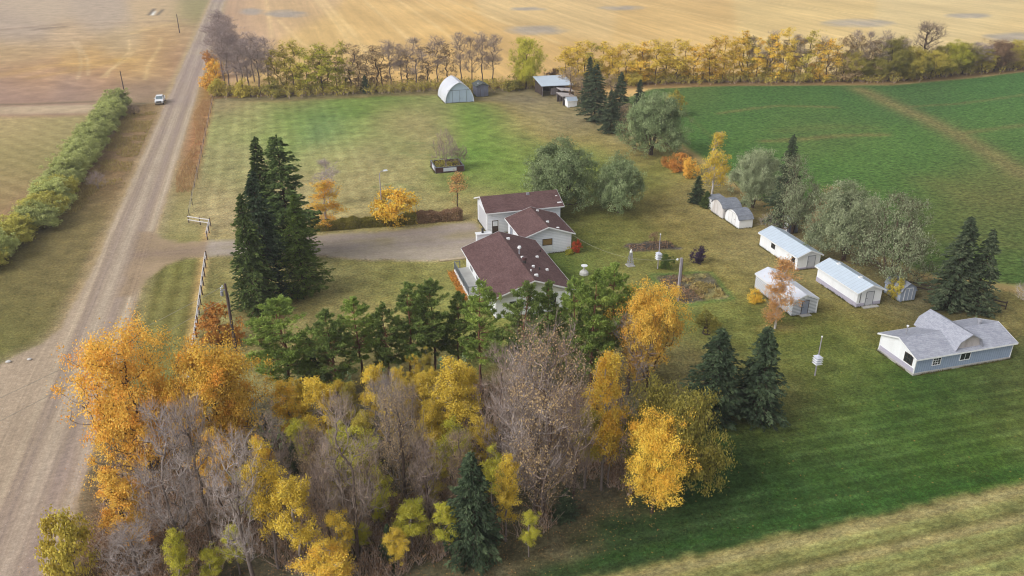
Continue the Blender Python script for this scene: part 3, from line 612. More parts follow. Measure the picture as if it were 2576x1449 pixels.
def broadleaf(kind, seed, H, W, shape, K, per, sig, size, stems=1, spread=0, clear=.2, elong=1.25, rmin=.012, hang=0.0, tw=2, twl=.5, lean=.02, nc=0, cs=.12):
    rng = np.random.default_rng(seed); T = envelope(rng, K, H, W, shape, nc, cs)
    NA, par, R, tips = skeleton(rng, T, H, stems, lean, clear, rmin, .46, spread)
    segs = cat_segs(skel_segs(NA, par, R), twigs(rng, NA, par, tips, tw, twl, .009))
    tm = seg_mesh(kind+'_wood', segs)
    if per <= 0: reg(kind, tm, None, H, W); return
    tipP = NA[tips]; n = len(tips)
    cl = rng.uniform(0, 1, n); keep = rng.integers(max(1, int(per*.4)), int(per*1.6)+1, n)
    rep = np.repeat(np.arange(n), keep); sg = sig*rng.uniform(.6, 1.3, n)
    off = rng.normal(size=(len(rep), 3))*sg[rep][:, None]; off[:, 2] = off[:, 2]*.75 - hang*np.abs(rng.normal(size=len(rep)))*sig
    P = tipP[rep]+off; ok = P[:, 2] > .05; P = P[ok]; rep = rep[ok]
    D = None
    if hang: D = rng.normal(size=(len(P), 3))*.5 + np.array([0, 0, -1.0])
    ow = P - np.array([0, 0, H*.5]); ow /= np.linalg.norm(ow, axis=1, keepdims=True)+1e-9
    V_, F_ = leaf_quads(rng, P, size*rng.uniform(.5, 1.5, len(P)), elong, .35, D, ow*1.1)
    tint = np.clip(.6*cl[rep] + .4*rng.uniform(0, 1, len(P)) + rng.normal(size=len(P))*.06, 0, 1)
    reg(kind, tm, np_mesh(kind+'_leaves', V_, F_, {'tint': np.repeat(tint, 4)}), H, W)
def bare(kind, seed, H, W, shape, K, stems=1, spread=0, clear=.2, tw=6, twl=.9, rmin=.013, twr=.011, lean=.03, power=.48, nc=0, cs=.12):
    rng = np.random.default_rng(seed); T = envelope(rng, K, H, W*.9, shape, nc, cs)
    NA, par, R, tips = skeleton(rng, T, H*.94, stems, lean, clear, rmin, power, spread)
    segs = cat_segs(skel_segs(NA, par, R), twigs(rng, NA, par, tips, tw, twl, twr))
    # the outermost twigs, a finer set, are kept as the crown
    fine = twigs(rng, NA, par, tips, tw, twl*.8, twr*.75)
    P0, P1, R0, R1 = fine; v, f = tubes(P0, P1, R0, R1, 3)
    reg(kind, seg_mesh(kind+'_wood', segs), np_mesh(kind+'_twigs', v, f, {'tint': np.repeat(rng.uniform(0, 1, len(P0)), 6)}), H, W)
def conifer(kind, seed, H, W, low=.03, wh=40, nb=7, droop=.22, spr=5.0, size=.42, wid=.34, top=.85, gap=.08):
    rng = np.random.default_rng(seed); P0, P1, R0, R1 = [], [], [], []
    nz = 14; zs = np.linspace(0, H, nz)
    for i in range(nz-1):
        P0.append((0,0,zs[i])); P1.append((0,0,zs[i+1])); R0.append(.011*H*(1-zs[i]/H)+.015); R1.append(.011*H*(1-zs[i+1]/H)+.012)
    LP, LD, LS, LT = [], [], [], []; ph = rng.uniform(0, 6.283)
    for w_ in range(wh):
        f = low + (1-low)*(w_/wh)**.92; z = H*f; rmax = W/2*(1-f)**top*(.55+.45*min(1, (f-low+.04)*9))
        if f < low+.05: rmax *= .8
        for b in range(nb):
            if rng.random() < gap: continue
            a = rng.uniform(0, 6.283); r = rmax*rng.uniform(.62, 1.12)*(1+.13*math.sin(2*a+ph)+.13*math.sin(f*17+a+ph*2)) + .12; cl = rng.uniform(0, 1)
            if rng.random() < .07: r *= 1.18
            z0 = z + rng.uniform(-.5, .5)*H/wh; dz = -droop*r*rng.uniform(.5, 1.3)
            dirv = np.array([math.cos(a), math.sin(a), 0]); lat = np.array([-math.sin(a), math.cos(a), 0])
            e = dirv*r + np.array([0, 0, z0+dz]); P0.append((0,0,z0)); P1.append(tuple(e)); R0.append(.02+.008*r); R1.append(.008)
            n = int(2 + spr*r); t = rng.uniform(.18, 1.0, n)**.8
            pos = dirv*(r*t)[:, None]; pos[:, 2] += z0 + dz*t**1.3 + .12*r*np.maximum(t-.75, 0)
            side = rng.uniform(-1, 1, n)*(.30*r*(1.05-t)+.09); pos += lat*side[:, None]; pos[:, 2] += rng.normal(size=n)*.05 - np.abs(side)*.22
            dd = dirv[None]*.8 + lat[None]*np.sign(side)[:, None]*rng.uniform(.2, 1.0, n)[:, None]; dd[:, 2] += -.12-.25*rng.uniform(0, 1, n)
            LP.append(pos); LD.append(dd); LS.append(size*rng.uniform(.6, 1.25, n)); LT.append(np.clip(.5*cl+.5*rng.uniform(0, 1, n), 0, 1))
    # leader tuft
    m = 16; LP.append(np.stack([rng.normal(size=m)*.06, rng.normal(size=m)*.06, H*rng.uniform(.94, 1.0, m)], 1)); LD.append(np.stack([rng.normal(size=m)*.4, rng.normal(size=m)*.4, np.ones(m)], 1)); LS.append(np.full(m, size*.7)); LT.append(rng.uniform(0, 1, m))
    P = np.concatenate(LP); D = np.concatenate(LD); S = np.concatenate(LS); T = np.concatenate(LT); ok = P[:, 2] > .04; P, D, S, T = P[ok], D[ok], S[ok], T[ok]
    n = len(P); D = D/(np.linalg.norm(D, axis=1, keepdims=True)+1e-9)
    N = rng.normal(size=(n, 3))*.45 + np.array([0, 0, 1.]); B = np.cross(N, D); B /= np.linalg.norm(B, axis=1, keepdims=True)+1e-9
    a, b = D*S[:, None]*.5, B*S[:, None]*.5*wid
    V1 = np.stack([P-a, P+b, P+a, P-b], 1).reshape(-1, 3)
    B2 = np.cross(B, D)*S[:, None]*.5*wid*.8
    V2 = np.stack([P-a*.9, P+B2, P+a*.9, P-B2], 1).reshape(-1, 3)
    cm = np_mesh(kind+'_needles', np.concatenate([V1, V2]), np.arange(8*n).reshape(-1, 4), {'tint': np.concatenate([np.repeat(T, 4)]*2)})
    reg(kind, seg_mesh(kind+'_wood', [np.array(P0, float), np.array(P1, float), np.array(R0), np.array(R1)]), cm, H, W)
def pine(kind, seed, H, W, low=.3, sparse=1.0):
    """whorls of upswept boughs with needle tufts on their outer half; the trunk shows between them"""
    rng = np.random.default_rng(seed); P0, P1, R0, R1 = [], [], [], []
    nz = 14; ax = np.cumsum(rng.normal(size=(nz, 2))*.06, axis=0); ax -= ax[0]; zs = np.linspace(0, H*.97, nz)
    for i in range(nz-1):
        P0.append((*ax[i], zs[i])); P1.append((*ax[i+1], zs[i+1])); R0.append(.0125*H*(1-.9*zs[i]/H)); R1.append(.0125*H*(1-.9*zs[i+1]/H))
    TC = []; nw = 15; skew = rng.uniform(0, 6.283)
    for w_ in range(nw):
        q = w_/(nw-1); z = H*(low + (.965-low)*q) + rng.normal()*.12; j = min(nz-1, int(z/(H*.97)*nz))
        prof = (.55+.45*min(1, q*4))*(1-q)**.62 + .07
        for b in range(int(rng.integers(4, 8))):
            a = rng.uniform(0, 6.283); r = W/2*prof*rng.uniform(.55, 1.2)*(1+.22*math.cos(a-skew))
            rise = r*rng.uniform(.1, .5)*(.5+q); s_ = np.array([*ax[j], z]); e = s_ + np.array([math.cos(a)*r, math.sin(a)*r, rise])
            e[2] = min(e[2], H); mid = s_ + (e-s_)*.55 - np.array([0, 0, .10*r]); rr = .012+.011*r
            P0 += [tuple(s_), tuple(mid)]; P1 += [tuple(mid), tuple(e)]; R0 += [rr, rr*.7]; R1 += [rr*.7, rr*.35]
            cl = rng.uniform(0, 1); lat = np.array([-math.sin(a), math.cos(a), 0])
            for _ in range(max(3, int((4+8.5*r)*sparse))):
                t = 1.05 - .72*rng.uniform(0, 1)**1.3; c = (s_+(mid-s_)*t/.55 if t < .55 else mid+(e-mid)*(t-.55)/.45)
                sd = rng.normal()*.20*r*(1.15-t+.25); c = c + lat*sd + np.array([0, 0, abs(sd)*.25 + rng.normal()*.07])
                TC.append((c, cl, (e-mid)/np.linalg.norm(e-mid)))
                if abs(sd) > .12: P0.append(tuple(s_+(e-s_)*max(.2, t-.12))); P1.append(tuple(c)); R0.append(.012); R1.append(.006)
    for _ in range(9): TC.append((np.array([ax[-1][0]+rng.normal()*.12, ax[-1][1]+rng.normal()*.12, H*rng.uniform(.94, 1.0)]), rng.uniform(0, 1), np.array([0, 0, 1.])))
    c = np.array([x[0] for x in TC]); cl = np.array([x[1] for x in TC]); dr = np.array([x[2] for x in TC]); m = 15
    rep = np.repeat(np.arange(len(c)), m); D = rng.normal(size=(len(rep), 3))*.75 + dr[rep]*.7 + np.array([0, 0, .5]); D /= np.linalg.norm(D, axis=1, keepdims=True)
    ln = rng.uniform(.18, .36, len(rep)); P = c[rep] + D*ln[:, None]*.5 + rng.normal(size=(len(rep), 3))*.035
    B = np.cross(D, rng.normal(size=D.shape)); B /= np.linalg.norm(B, axis=1, keepdims=True)+1e-9
    a, b = D*ln[:, None]*.5, B*.034
    Vv = np.stack([P-a*.9, P+b, P+a, P-b], 1).reshape(-1, 3); tint = np.clip(.6*cl[rep]+.4*rng.uniform(0, 1, len(rep)), 0, 1)
    cm = np_mesh(kind+'_needles', Vv, np.arange(4*len(P)).reshape(-1, 4), {'tint': np.repeat(tint, 4)})
    reg(kind, seg_mesh(kind+'_wood', [np.array(P0, float), np.array(P1, float), np.array(R0), np.array(R1)]), cm, H, W)

for s in range(3): conifer('spruce', 100+s, 14, 6.2, wh=46, nb=9, spr=7.5, size=.5, wid=.4, top=.72, gap=.06, droop=.3)
for s in range(2): conifer('dense_spruce', 110+s, 9, 6.0, low=.02, wh=38, nb=11, spr=8.5, size=.42, wid=.4, droop=.14, top=.72, gap=.02)
conifer('larch', 120, 14, 6.4, low=.04, wh=64, nb=10, droop=.12, spr=10, size=.3, wid=.42, top=.74, gap=.08)
conifer('ragged_spruce', 121, 14, 7.0, low=.10, wh=38, nb=9, droop=-.10, spr=9.0, size=.5, wid=.42, top=.55, gap=.14)
for s in range(5): pine('pine', 130+s, 13, 5.6, low=(.26,.2,.34,.28,.22)[s], sparse=(1.35,1.5,1.0,1.35,1.5)[s])
for s in range(3): broadleaf('round_tree', 200+s, 9, 7.5, 'round', 480, 118, .32, .095, nc=40, cs=.115, clear=.15)
for s in range(6): broadleaf('aspen', 210+s, 9, 3.6, 'aspen', 180, 100, .21, .088, clear=.2, tw=2, nc=17, cs=.11)
for s in range(5): broadleaf('poplar', 300+s, 14, 5.0, 'column', 190, 20, .32, .2, clear=.1, tw=3, twl=.7, nc=20, cs=.10, lean=.03)
for s in range(2): broadleaf('thin_poplar', 306+s, 14, 4.6, 'column', 170, 9, .32, .22, clear=.14, tw=5, twl=.8, nc=22, cs=.10, lean=.03)
for s in range(2): broadleaf('willow', 220+s, 8, 9.5, 'dome', 700, 76, .30, .105, stems=6, spread=.32, clear=.12, elong=1.6, hang=.12, nc=40, cs=.085)
for s in range(2): broadleaf('thin_willow', 225+s, 8, 9.5, 'dome', 560, 34, .30, .105, stems=6, spread=.32, clear=.12, elong=1.6, hang=.12, tw=5, twl=.7, nc=26, cs=.09)
for s in range(4): broadleaf('shrub', 230+s, 2.2, 2.8, 'bushy', 140, 34, .13, .095, stems=5, spread=.22, clear=.05, rmin=.006, twl=.2, tw=1, nc=18, cs=.10)
for s in range(2): broadleaf('belt_shrub', 240+s, 4.2, 6.4, 'dome', 460, 52, .2, .115, stems=7, spread=.28, clear=.05, rmin=.008, elong=1.6, twl=.35, tw=1, nc=75, cs=.06)
for s in range(3): broadleaf('birch', 250+s, 9, 4.2, 'birch', 220, 40, .22, .105, clear=.15, hang=.3, tw=3, twl=.6, elong=1.4, nc=22, cs=.11)
for s in range(2): broadleaf('thin_tree', 255+s, 9, 4.6, 'vase', 200, 9, .26, .16, clear=.2, tw=4, twl=.6, nc=16, cs=.12)
for s in range(3): bare('bare_tree', 260+s, 13, 9.0, 'vase', 480, clear=.16, lean=.06, nc=44, cs=.085, tw=4, twl=1.0, rmin=.0145, twr=.012, power=.46)
for s in range(3): bare('bare_poplar', 270+s, 14, 5.0, 'aspen', 380, clear=.2, lean=.04, tw=5, twl=.9, nc=22, cs=.12, rmin=.010, twr=.010, power=.41)
for s in range(2): bare('bare_shrub', 280+s, 3.0, 3.6, 'dome', 150, stems=7, spread=.25, clear=.04, tw=5, twl=.45, rmin=.008, twr=.007)
for s in range(2): broadleaf('sapling', 290+s, 4.0, 1.0, 'aspen', 26, 16, .12, .15, clear=.3, tw=0, rmin=.008)
for s in range(2): broadleaf('tatter_tree', 295+s, 13, 9.0, 'vase', 640, 14, .34, .10, clear=.14, tw=6, twl=.9, lean=.06, nc=44, cs=.09, rmin=.016)

LM = {
 'spruce': leafmat('spruce_needles', [(36,42,26),(56,66,36),(90,100,56)], 0.12, 2.76),
 'dark_spruce': leafmat('dark_spruce_needles', [(28,34,26),(46,56,40),(78,88,62)], 0.12, 2.46),
 'far_spruce': leafmat('old_spruce_needles', [(36,42,32),(52,60,44),(82,88,64)], 0.12, 2.42),
 'larch': leafmat('larch_needles', [(58,72,34),(78,92,44),(100,112,52)], .3, 1.9),
 'ragged': leafmat('ragged_spruce_needles', [(42,50,30),(62,74,42),(92,104,58)], 0.15, 2.46),
 'pine': leafmat('pine_needles', [(68,78,40),(90,104,50),(122,132,66)], 0.2, 2.6),
 'pine_dark': leafmat('dark_pine_needles', [(58,68,40),(80,92,48),(108,120,64)], 0.2, 2.4),
 'orange': leafmat('orange_leaves', [(190,124,56),(208,142,64),(220,156,74),(196,146,70)], .28, 1.84),
 'amber': leafmat('amber_leaves', [(194,128,56),(208,144,62),(218,158,72),(204,142,62)], .28, 1.84),
 'yellow': leafmat('yellow_leaves', [(152,132,52),(176,152,60),(192,166,70),(158,142,62)], .28, 1.73),
 'gold': leafmat('gold_leaves', [(174,132,52),(196,150,60),(210,166,72),(180,144,64)], .28, 1.78),
 'lime': leafmat('yellow_green_leaves', [(122,122,46),(148,146,54),(166,158,62),(130,130,56)], .28, 1.73),
 'olive_yellow': leafmat('olive_yellow_leaves', [(118,112,52),(144,132,58),(162,146,68),(126,118,58)], .28, 1.73),
 'olive': leafmat('olive_leaves', [(92,88,44),(116,110,54),(140,128,62)], .3, 1.9),
 'willow': leafmat('grey_green_leaves', [(70,80,54),(92,102,70),(120,128,94)], 0.25, 2.16),
 'willow_pale': leafmat('pale_grey_leaves', [(86,92,68),(108,114,86),(134,138,110)], 0.25, 1.95),
 'belt': leafmat('belt_leaves', [(118,124,76),(140,144,90),(160,162,108)], 0.35, 1.97),
 'belt_yellow': leafmat('belt_yellow_leaves', [(132,130,66),(154,148,76),(172,164,90)], 0.35, 1.87),
 'rust': leafmat('rust_leaves', [(148,102,56),(172,122,62),(188,140,74)], 0.35, 1.6),
 'red': leafmat('red_leaves', [(140,56,34),(168,72,44),(180,92,56)], .35),
 'purple': leafmat('purple_leaves', [(46,36,50),(62,50,68),(84,70,90)], .15),
 'green': leafmat('green_leaves', [(56,70,34),(76,90,44),(96,108,54)], .3, 1.8),
 'mint': leafmat('mint_leaves', [(120,140,100),(150,168,124),(178,190,146)], .35),
 'tan': leafmat('tan_leaves', [(136,116,86),(158,136,102),(176,154,116)], 0.35, 1.6),
 'brown': leafmat('brown_leaves', [(96,76,58),(122,98,76),(146,120,94)], .3, 1.9),
 'orange_sparse': leafmat('copper_leaves', [(176,130,82),(198,152,98),(208,168,116)], 0.4, 1.5),
 'twig_grey': leafmat('grey_twigs', [(134,122,118),(160,148,144),(184,172,168)], .0, 1.7),
 'twig_mauve': leafmat('mauve_twigs', [(128,112,110),(152,136,132),(172,156,152)], 0.0, 2.1),
 'twig_brown': leafmat('brown_twigs', [(124,106,96),(150,132,118),(170,152,138)], 0.0, 2.1),
}
def barkmat(name, trunk, limb, r0=.04, r1=.14):
    t = NT(name); at = t.n('ShaderNodeAttribute', attribute_name='rad'); tc = t.n('ShaderNodeTexCoord')
    n = t.noise(tc.outputs['Object'], 2.5, 5, .65); f = t.mrange(at.outputs['Fac'], r0, r1, 0, 1)
    c = t.mix(f, lin(limb)/KL, lin(trunk)/KL); c = t.scale(c, t.mrange(n, .3, .7, .75, 1.25))
    t.principled(c, .95, 0, t.bump(n, .3, .05), .1); return t.m
BK = {
 'grey': barkmat('grey_bark', (104,90,82), (152,140,132)),
 'pale': barkmat('pale_bark', (122,110,104), (172,162,156)),
 'brown': barkmat('brown_bark', (84,68,58), (104,88,76)),
 'pine': barkmat('pine_bark', (104,80,70), (150,104,82), .05, .16),
 'dark': barkmat('dark_bark', (60,48,42), (76,62,54)),
 'birch': barkmat('birch_bark', (206,198,192), (176,164,156), .015, .05),
 'mauve': barkmat('mauve_bark', (102,86,78), (156,140,132)),
}
TRNG = random.Random(5); _vi = {}
def set_mat(o, m):
    if len(o.data.materials) == 0: o.data.materials.append(m)
    o.material_slots[0].link = 'OBJECT'; o.material_slots[0].material = m
def plant(kind, u, v, H, W, leaf, bark, name, label, cat, group=None, rot=None, variant=None, z0=0.0):
    lst = MESH[kind]; i = _vi.get(kind, 0); _vi[kind] = i+1
    tm, cm, h0, w0 = lst[(i if variant is None else variant) % len(lst)]
    r = empty(name, (u, v, z0), label, cat, group)
    r.rotation_euler = (0, 0, TRNG.uniform(0, 6.283) if rot is None else rot); r.scale = (W/w0, W/w0, H/h0)
    o = bpy.data.objects.new('trunk', tm); COL.objects.link(o); o.parent = r; set_mat(o, BK[bark])
    if cm is not None:
        c = bpy.data.objects.new('crown', cm); COL.objects.link(c); c.parent = r; set_mat(c, LM[leaf])
    return r
WMUL = {'spruce': 1.22, 'dense_spruce': 1.1, 'larch': 1.12, 'ragged_spruce': 1.15, 'pine': 1.48, 'aspen': 1.0, 'bare_poplar': 1.2, 'poplar': 1.0, 'thin_poplar': 1.2}
def tree(kind, xb, yb, yt, wpx, leaf, bark, name, label, cat='tree', group=None, variant=None, rot=None):
    u, v = G(xb, yb); H = HT(u, v, yt); W = wpx*MPP(u, v)*WMUL.get(kind, 1.0)
    return plant(kind, u, v, H, W, leaf, bark, name, label, cat, group, rot, variant)

# ------------------------------------------------------------------ buildings
def ray(x, y):
    k = 724.5-y; dx = x-1288.0; Y = cP*FPX + sP*k
    return dx*cY + Y*sY, -dx*sY + Y*cY, -sP*FPX + cP*k
def WS(x, y, v0):                     # a reading on a wall that faces the camera (plane v = v0): position along it and height
    d = ray(x, y); t = v0/d[1]; return d[0]*t, CAM_H + d[2]*t
def WW(x, y, u0):                     # the same on a wall that faces the road (plane u = u0)
    d = ray(x, y); t = u0/d[0]; return d[1]*t, CAM_H + d[2]*t
def root(name, u, v, label, cat, group=None): return empty(name, (u, v, 0), label, cat, group)
def gable(r, axis, a0, a1, t0, t1, ze, zr, og, oe, wall, roof, trim='white_trim', base=0.0, th=.1, wall_name='wall', roof_name='roof', fascia=True):
    """t0..t1 are the roof edges across the ridge, a0..a1 along it; walls sit inside by the overhangs"""
    tc = (t0+t1)/2; sl = (zr-ze)/(tc-t0); w0, w1 = t0+oe, t1-oe; zt = ze+sl*oe-th-.01
    MB().prism([(w0,base),(w1,base),(w1,zt),(tc,zr-th-.01),(w0,zt)], a0+og, a1-og, axis).build(wall_name, M[wall], r)
    rf = MB().prism([(t0,ze-th),(tc,zr-th),(t1,ze-th),(t1,ze),(tc,zr),(t0,ze)], a0, a1, axis).build(roof_name, M[roof], r)
    if fascia:
        m = MB(); e = .012; f = .17
        for aa, bb in ((a0-e-.02, a0-e), (a1+e, a1+e+.02)):
            m.prism([(t0-.01,ze-f),(tc,zr-f),(t1+.01,ze-f),(t1+.01,ze+.015),(tc,zr+.015),(t0-.01,ze+.015)], aa, bb, axis)
        for tt in (t0-.04, t1+.015):
            if axis == 'y': m.box(tt, tt+.025, a0, a1, ze-f, ze-.005)
            else: m.box(a0, a1, tt, tt+.025, ze-f, ze-.005)
        m.build('fascia', M[trim], rf)
    return rf
def face_box(m, face, p, a0, a1, z0, z1, d0, d1):
    """box on a wall plane: face S (v=p) N W (u=p) E, between depths d0..d1 outwards"""
    if face == 'S': m.box(a0, a1, p-d1, p-d0, z0, z1)
    elif face == 'N': m.box(a0, a1, p+d0, p+d1, z0, z1)
    elif face == 'W': m.box(p-d1, p-d0, a0, a1, z0, z1)
    else: m.box(p+d0, p+d1, a0, a1, z0, z1)
def window(r, face, p, a0, a1, z0, z1, nx=1, nz=1, frame='white_trim', pane='glass', fw=.07):
    w_ = MB(); face_box(w_, face, p, a0, a1, z0, z1, .002, .02); o = w_.build('window', M[pane], r)
    f = MB()
    face_box(f, face, p, a0-fw, a1+fw, z1, z1+fw, 0.003, .05); face_box(f, face, p, a0-fw, a1+fw, z0-fw, z0, 0.003, .06)
    face_box(f, face, p, a0-fw, a0, z0, z1, 0.003, .05); face_box(f, face, p, a1, a1+fw, z0, z1, 0.003, .05)
    for i in range(1, nx): x = a0+(a1-a0)*i/nx; face_box(f, face, p, x-.02, x+.02, z0, z1, .021, .035)
    for i in range(1, nz): z = z0+(z1-z0)*i/nz; face_box(f, face, p, a0, a1, z-.02, z+.02, .021, .034)
    f.build('window_frame', M[frame], o); return o
def door(r, face, p, a0, a1, z0, z1, mat='white_trim', frame='dark_frame', fw=.06, name='door', knob=True, panel=None):
    d = MB(); face_box(d, face, p, a0, a1, z0, z1, .002, .035); o = d.build(name, M[mat], r)
    f = MB(); face_box(f, face, p, a0-fw, a1+fw, z1, z1+fw, .003, .05); face_box(f, face, p, a0-fw, a0, z0, z1, .003, .05); face_box(f, face, p, a1, a1+fw, z0, z1, .003, .05); f.build('door_frame', M[frame], o)
    if panel: q = MB(); face_box(q, face, p, a0+.12, a1-.12, z0+(z1-z0)*.55, z1-.15, .037, .042); q.build('door_pane', M[panel], o)
    if knob: q = MB(); face_box(q, face, p, a0+.08, a0+.16, z0+.95, z0+1.03, .037, .09); q.build('handle', M['dark_metal'], o)
    return o

# --- the house
HZE, HZR, HU0, HU1, HV0, HV1 = 2.9, 4.8, 21.7, 32.4, 84.3, 101.1
hs_l = (HZR-HZE)/((HU1-HU0)/2)
def roof_h(u): return HZR - abs(u-(HU0+HU1)/2)*hs_l
def on_roof(x, y):
    z = 4.0
    for _ in range(40): u, v = G(x, y, z); z = .5*z + .5*roof_h(u)
    return u, v, roof_h(u)
house = root('house', 27.05, 92.7, 'white bungalow with long maroon shingle roof behind the pine row', 'house')
hrf = gable(house, 'y', HV0, HV1, HU0, HU1, HZE, HZR, .55, .55, 'white_siding', 'red_shingle')
m = MB().prism([(HU0+1.0,2.7),(HU1-1.0,2.7),(27.05,4.55)], HV0+.5, HV0+.545, 'y'); m.build('gable_panel', M['cream_siding'], house)
d5 = lambda x, y: ((1330+x/5.573)*.8385, (700+y/5.573)*.8385)
ch = MB().box(24.0, 26.0, 101.15, 101.95, 0, HT(24.0, 101.2, d5(0, 30)[1])); cho = ch.build('chimney', M['white_siding'], house)
zc_ = HT(24.0, 101.2, d5(0, 30)[1])
MB().box(23.9, 26.1, 101.05, 102.05, zc_, zc_+.10).build('chimney_cap', M['white_trim'], cho)
MB().disc((24.9, 101.6), .16, zc_+.101, zc_+.75, 12).build('flue', M['dark_metal'], cho)
def vent_box(x, y, s=.34, mat='white_trim', h=.24):
    u, v, z = on_roof(*d5(x, y)); mb = MB().box(u-s*.6, u+s*.6, v-s*.5, v+s*.5, z-.12, z+h); mb.build('roof_vent', M[mat], hrf, bevel=.03)
for x, y, s in [(1085,100,.36),(1320,412,.3),(1568,405,.3),(1505,565,.28),(1555,712,.36),(1735,620,.28),(1466,632,.14)]: vent_box(x, y, s)
for x, y in [(1620,305),(1606,605)]:
    u, v, z = on_roof(*d5(x, y)); MB().disc((u, v), .09, z-.08, z+.32, 10).build('vent_pipe', M['dark_metal'], hrf)
u, v, z = on_roof(*d5(1272,345)); st_ = MB().disc((u, v), .1, z-.1, z+.85, 12).build('stove_pipe', M['galv'], hrf); MB().disc((u, v), .26, z+.851, z+1.1, 14, .2).build('pipe_cap', M['white_trim'], st_)
u, v, z = on_roof(*d5(1355,490)); st_ = MB().disc((u, v), .22, z-.1, z+.42, 12).build('turbine_vent', M['dark_metal'], hrf); MB().disc((u, v), .33, z+.421, z+.75, 14, .3).build('turbine_head', simple('turbine_brown', alb(90,62,62), .5, .1, 4), st_)
for i, v in enumerate((86.8, 89.6, 93.2, 96.6)): window(house, 'W', HU0+.55, v, v+1.3, 1.05, 2.15, 2, 1)
window(house, 'S', HV0+.55, 24.0, 25.8, 1.0, 2.1, 2, 1); window(house, 'S', HV0+.55, 28.2, 30.0, 1.0, 2.1, 2, 1)
for v in (87.5, 92.0, 96.5): window(house, 'E', HU1-.55, v, v+1.5, 1.0, 2.1, 2, 1)
# deck on the road side
DU0, DU1, DV0, DV1, DZ = 20.3, 22.24, 90.9, 99.3, .75
MB().box(DU0, DU1, DV0, DV1, DZ-.14, DZ).build('deck_floor', M['deck_floor'], house)
MB().box(DU0-.05, DU0+.02, DV0-.02, DV1+.02, 0, DZ-.145).box(DU0+.021, DU1, DV0-.06, DV0-.01, 0, DZ-.145).build('deck_skirt', M['white_trim'], house)
rl = MB()
rl.box(DU0-.03, DU0+.05, DV0, DV1, DZ+.98, DZ+1.05); rl.box(DU0, DU0+.03, DV0, DV1, DZ+.12, DZ+.16)
rl.box(DU0, DU1-.02, DV0-.03, DV0+.04, DZ+.981, DZ+1.051); rl.box(DU0, DU0+.75, DV1-.04, DV1+.03, DZ+.98, DZ+1.05)
rlo = rl.build('deck_railing', M['rail_grey'], house)
for v in (DV0+.04, 93.6, 96.3, DV1-.08): MB().box(DU0-.045, DU0+.055, v-.05, v+.05, DZ+.002, DZ+1.08).build('railing_post', M['rail_grey'], rlo)
MB().box(DU1-.65, DU1-.55, DV0-.04, DV0+.06, DZ+.002, DZ+1.08).build('railing_post', M['rail_grey'], rlo)
MB().box(DU0+.72, DU0+.82, DV1-.05, DV1+.05, DZ+.002, DZ+1.08).build('railing_post', M['rail_grey'], rlo)
bl = MB()
for i in range(56): v = DV0+.1+i*.149; bl.box(DU0+.003, DU0+.027, v, v+.025, DZ+.16, DZ+.98)
for i in range(9): x = DU0+.15+i*.14; bl.box(x, x+.025, DV0-.01, DV0+.015, DZ+.16, DZ+.98)
bl.build('balusters', M['rail_grey'], rlo)
tag(MB().box(19.2, 23.3, 103.75, 104.3, .02, .13).build('wooden_plank', M['plank']), 'long pale wooden plank lying at the driveway edge beside the deck', 'plank')

# --- garage with the gable window
gar = root('garage', 34.65, 106.3, 'white garage with maroon gable roof between house and workshop', 'garage')
grf = gable(gar, 'y', 101.9, 110.7, 30.6, 38.7, 2.9, 4.3, .5, .4, 'lap_white', 'red_shingle')
c7 = lambda x, y: (1073.3+x*.3241, 335.4+y*.3241)
a0, z1 = WS(*c7(903,826), 102.4); a1, z0 = WS(*c7(970,860), 102.4)
window(gar, 'S', 102.4, a0, a1, z0, z1, 1, 1, 'dark_frame', 'blind_glass', .08)
q = MB(); face_box(q, 'S', 102.4, a0-.1, a1+.1, .35, z0-.12, .003, .03); q.build('siding_patch', M['white_trim'], gar)
for x, y, s in [(860,603,.3),(938,690,.34),(1015,732,.4)]:
    z = 3.8
    for _ in range(40): u, v = G(*c7(x, y), z); z = .5*z+.5*(4.3-abs(u-34.65)*1.4/4.05)
    MB().box(u-s*.6, u+s*.6, v-s*.45, v+s*.45, z-.1, z+(.2 if s < .4 else .06)).build('roof_vent', M['white_trim'], grf, bevel=.02)
door(gar, 'W', 31.0, 107.9, 108.9, .1, 2.1, 'grey_door'); window(gar, 'W', 31.0, 104.6, 105.4, 1.1, 2.0)
window(gar, 'E', 38.3, 106, 107, 1.1, 2.0)
# --- workshop behind it
shop = root('workshop', 34.1, 115.4, 'white workshop with long maroon roof and tall overhead door', 'workshop')
srf = gable(shop, 'x', 27.9, 40.4, 111.6, 119.2, 3.55, 5.0, .45, .5, 'lap_white', 'red_shingle')
y0, zt = WW(*c7(424,548), 28.35); door(shop, 'W', 28.35, 113.2, 117.6, .05, 3.0, 'pale_door', 'white_trim', .1, 'overhead_door', False)
a0, z1 = WS(*c7(507,684), 112.1); a1, _ = WS(*c7(556,684), 112.1)
door(shop, 'S', 112.1, a0, a1, .1, 2.15, 'dark_frame', 'white_trim', .07, 'door', True, 'lamp_glass')
for x, y, s in [(785,475,.34),(1030,535,.5),(1005,484,.24)]:
    z = 4.3
    for _ in range(40): u, v = G(*c7(x, y), z); z = .5*z+.5*(5.0-abs(v-115.4)*1.45/3.8)
    MB().box(u-s*.7, u+s*.7, v-s*.35, v+s*.35, z-.1, z+(.3 if s == .34 else .05)).build('roof_vent', M['white_trim'] if s != .34 else M['galv'], srf, bevel=.02)
MB().box(28.2, 28.34, 112.15, 112.3, 0, 3.3).build('downpipe', M['white_trim'], shop)

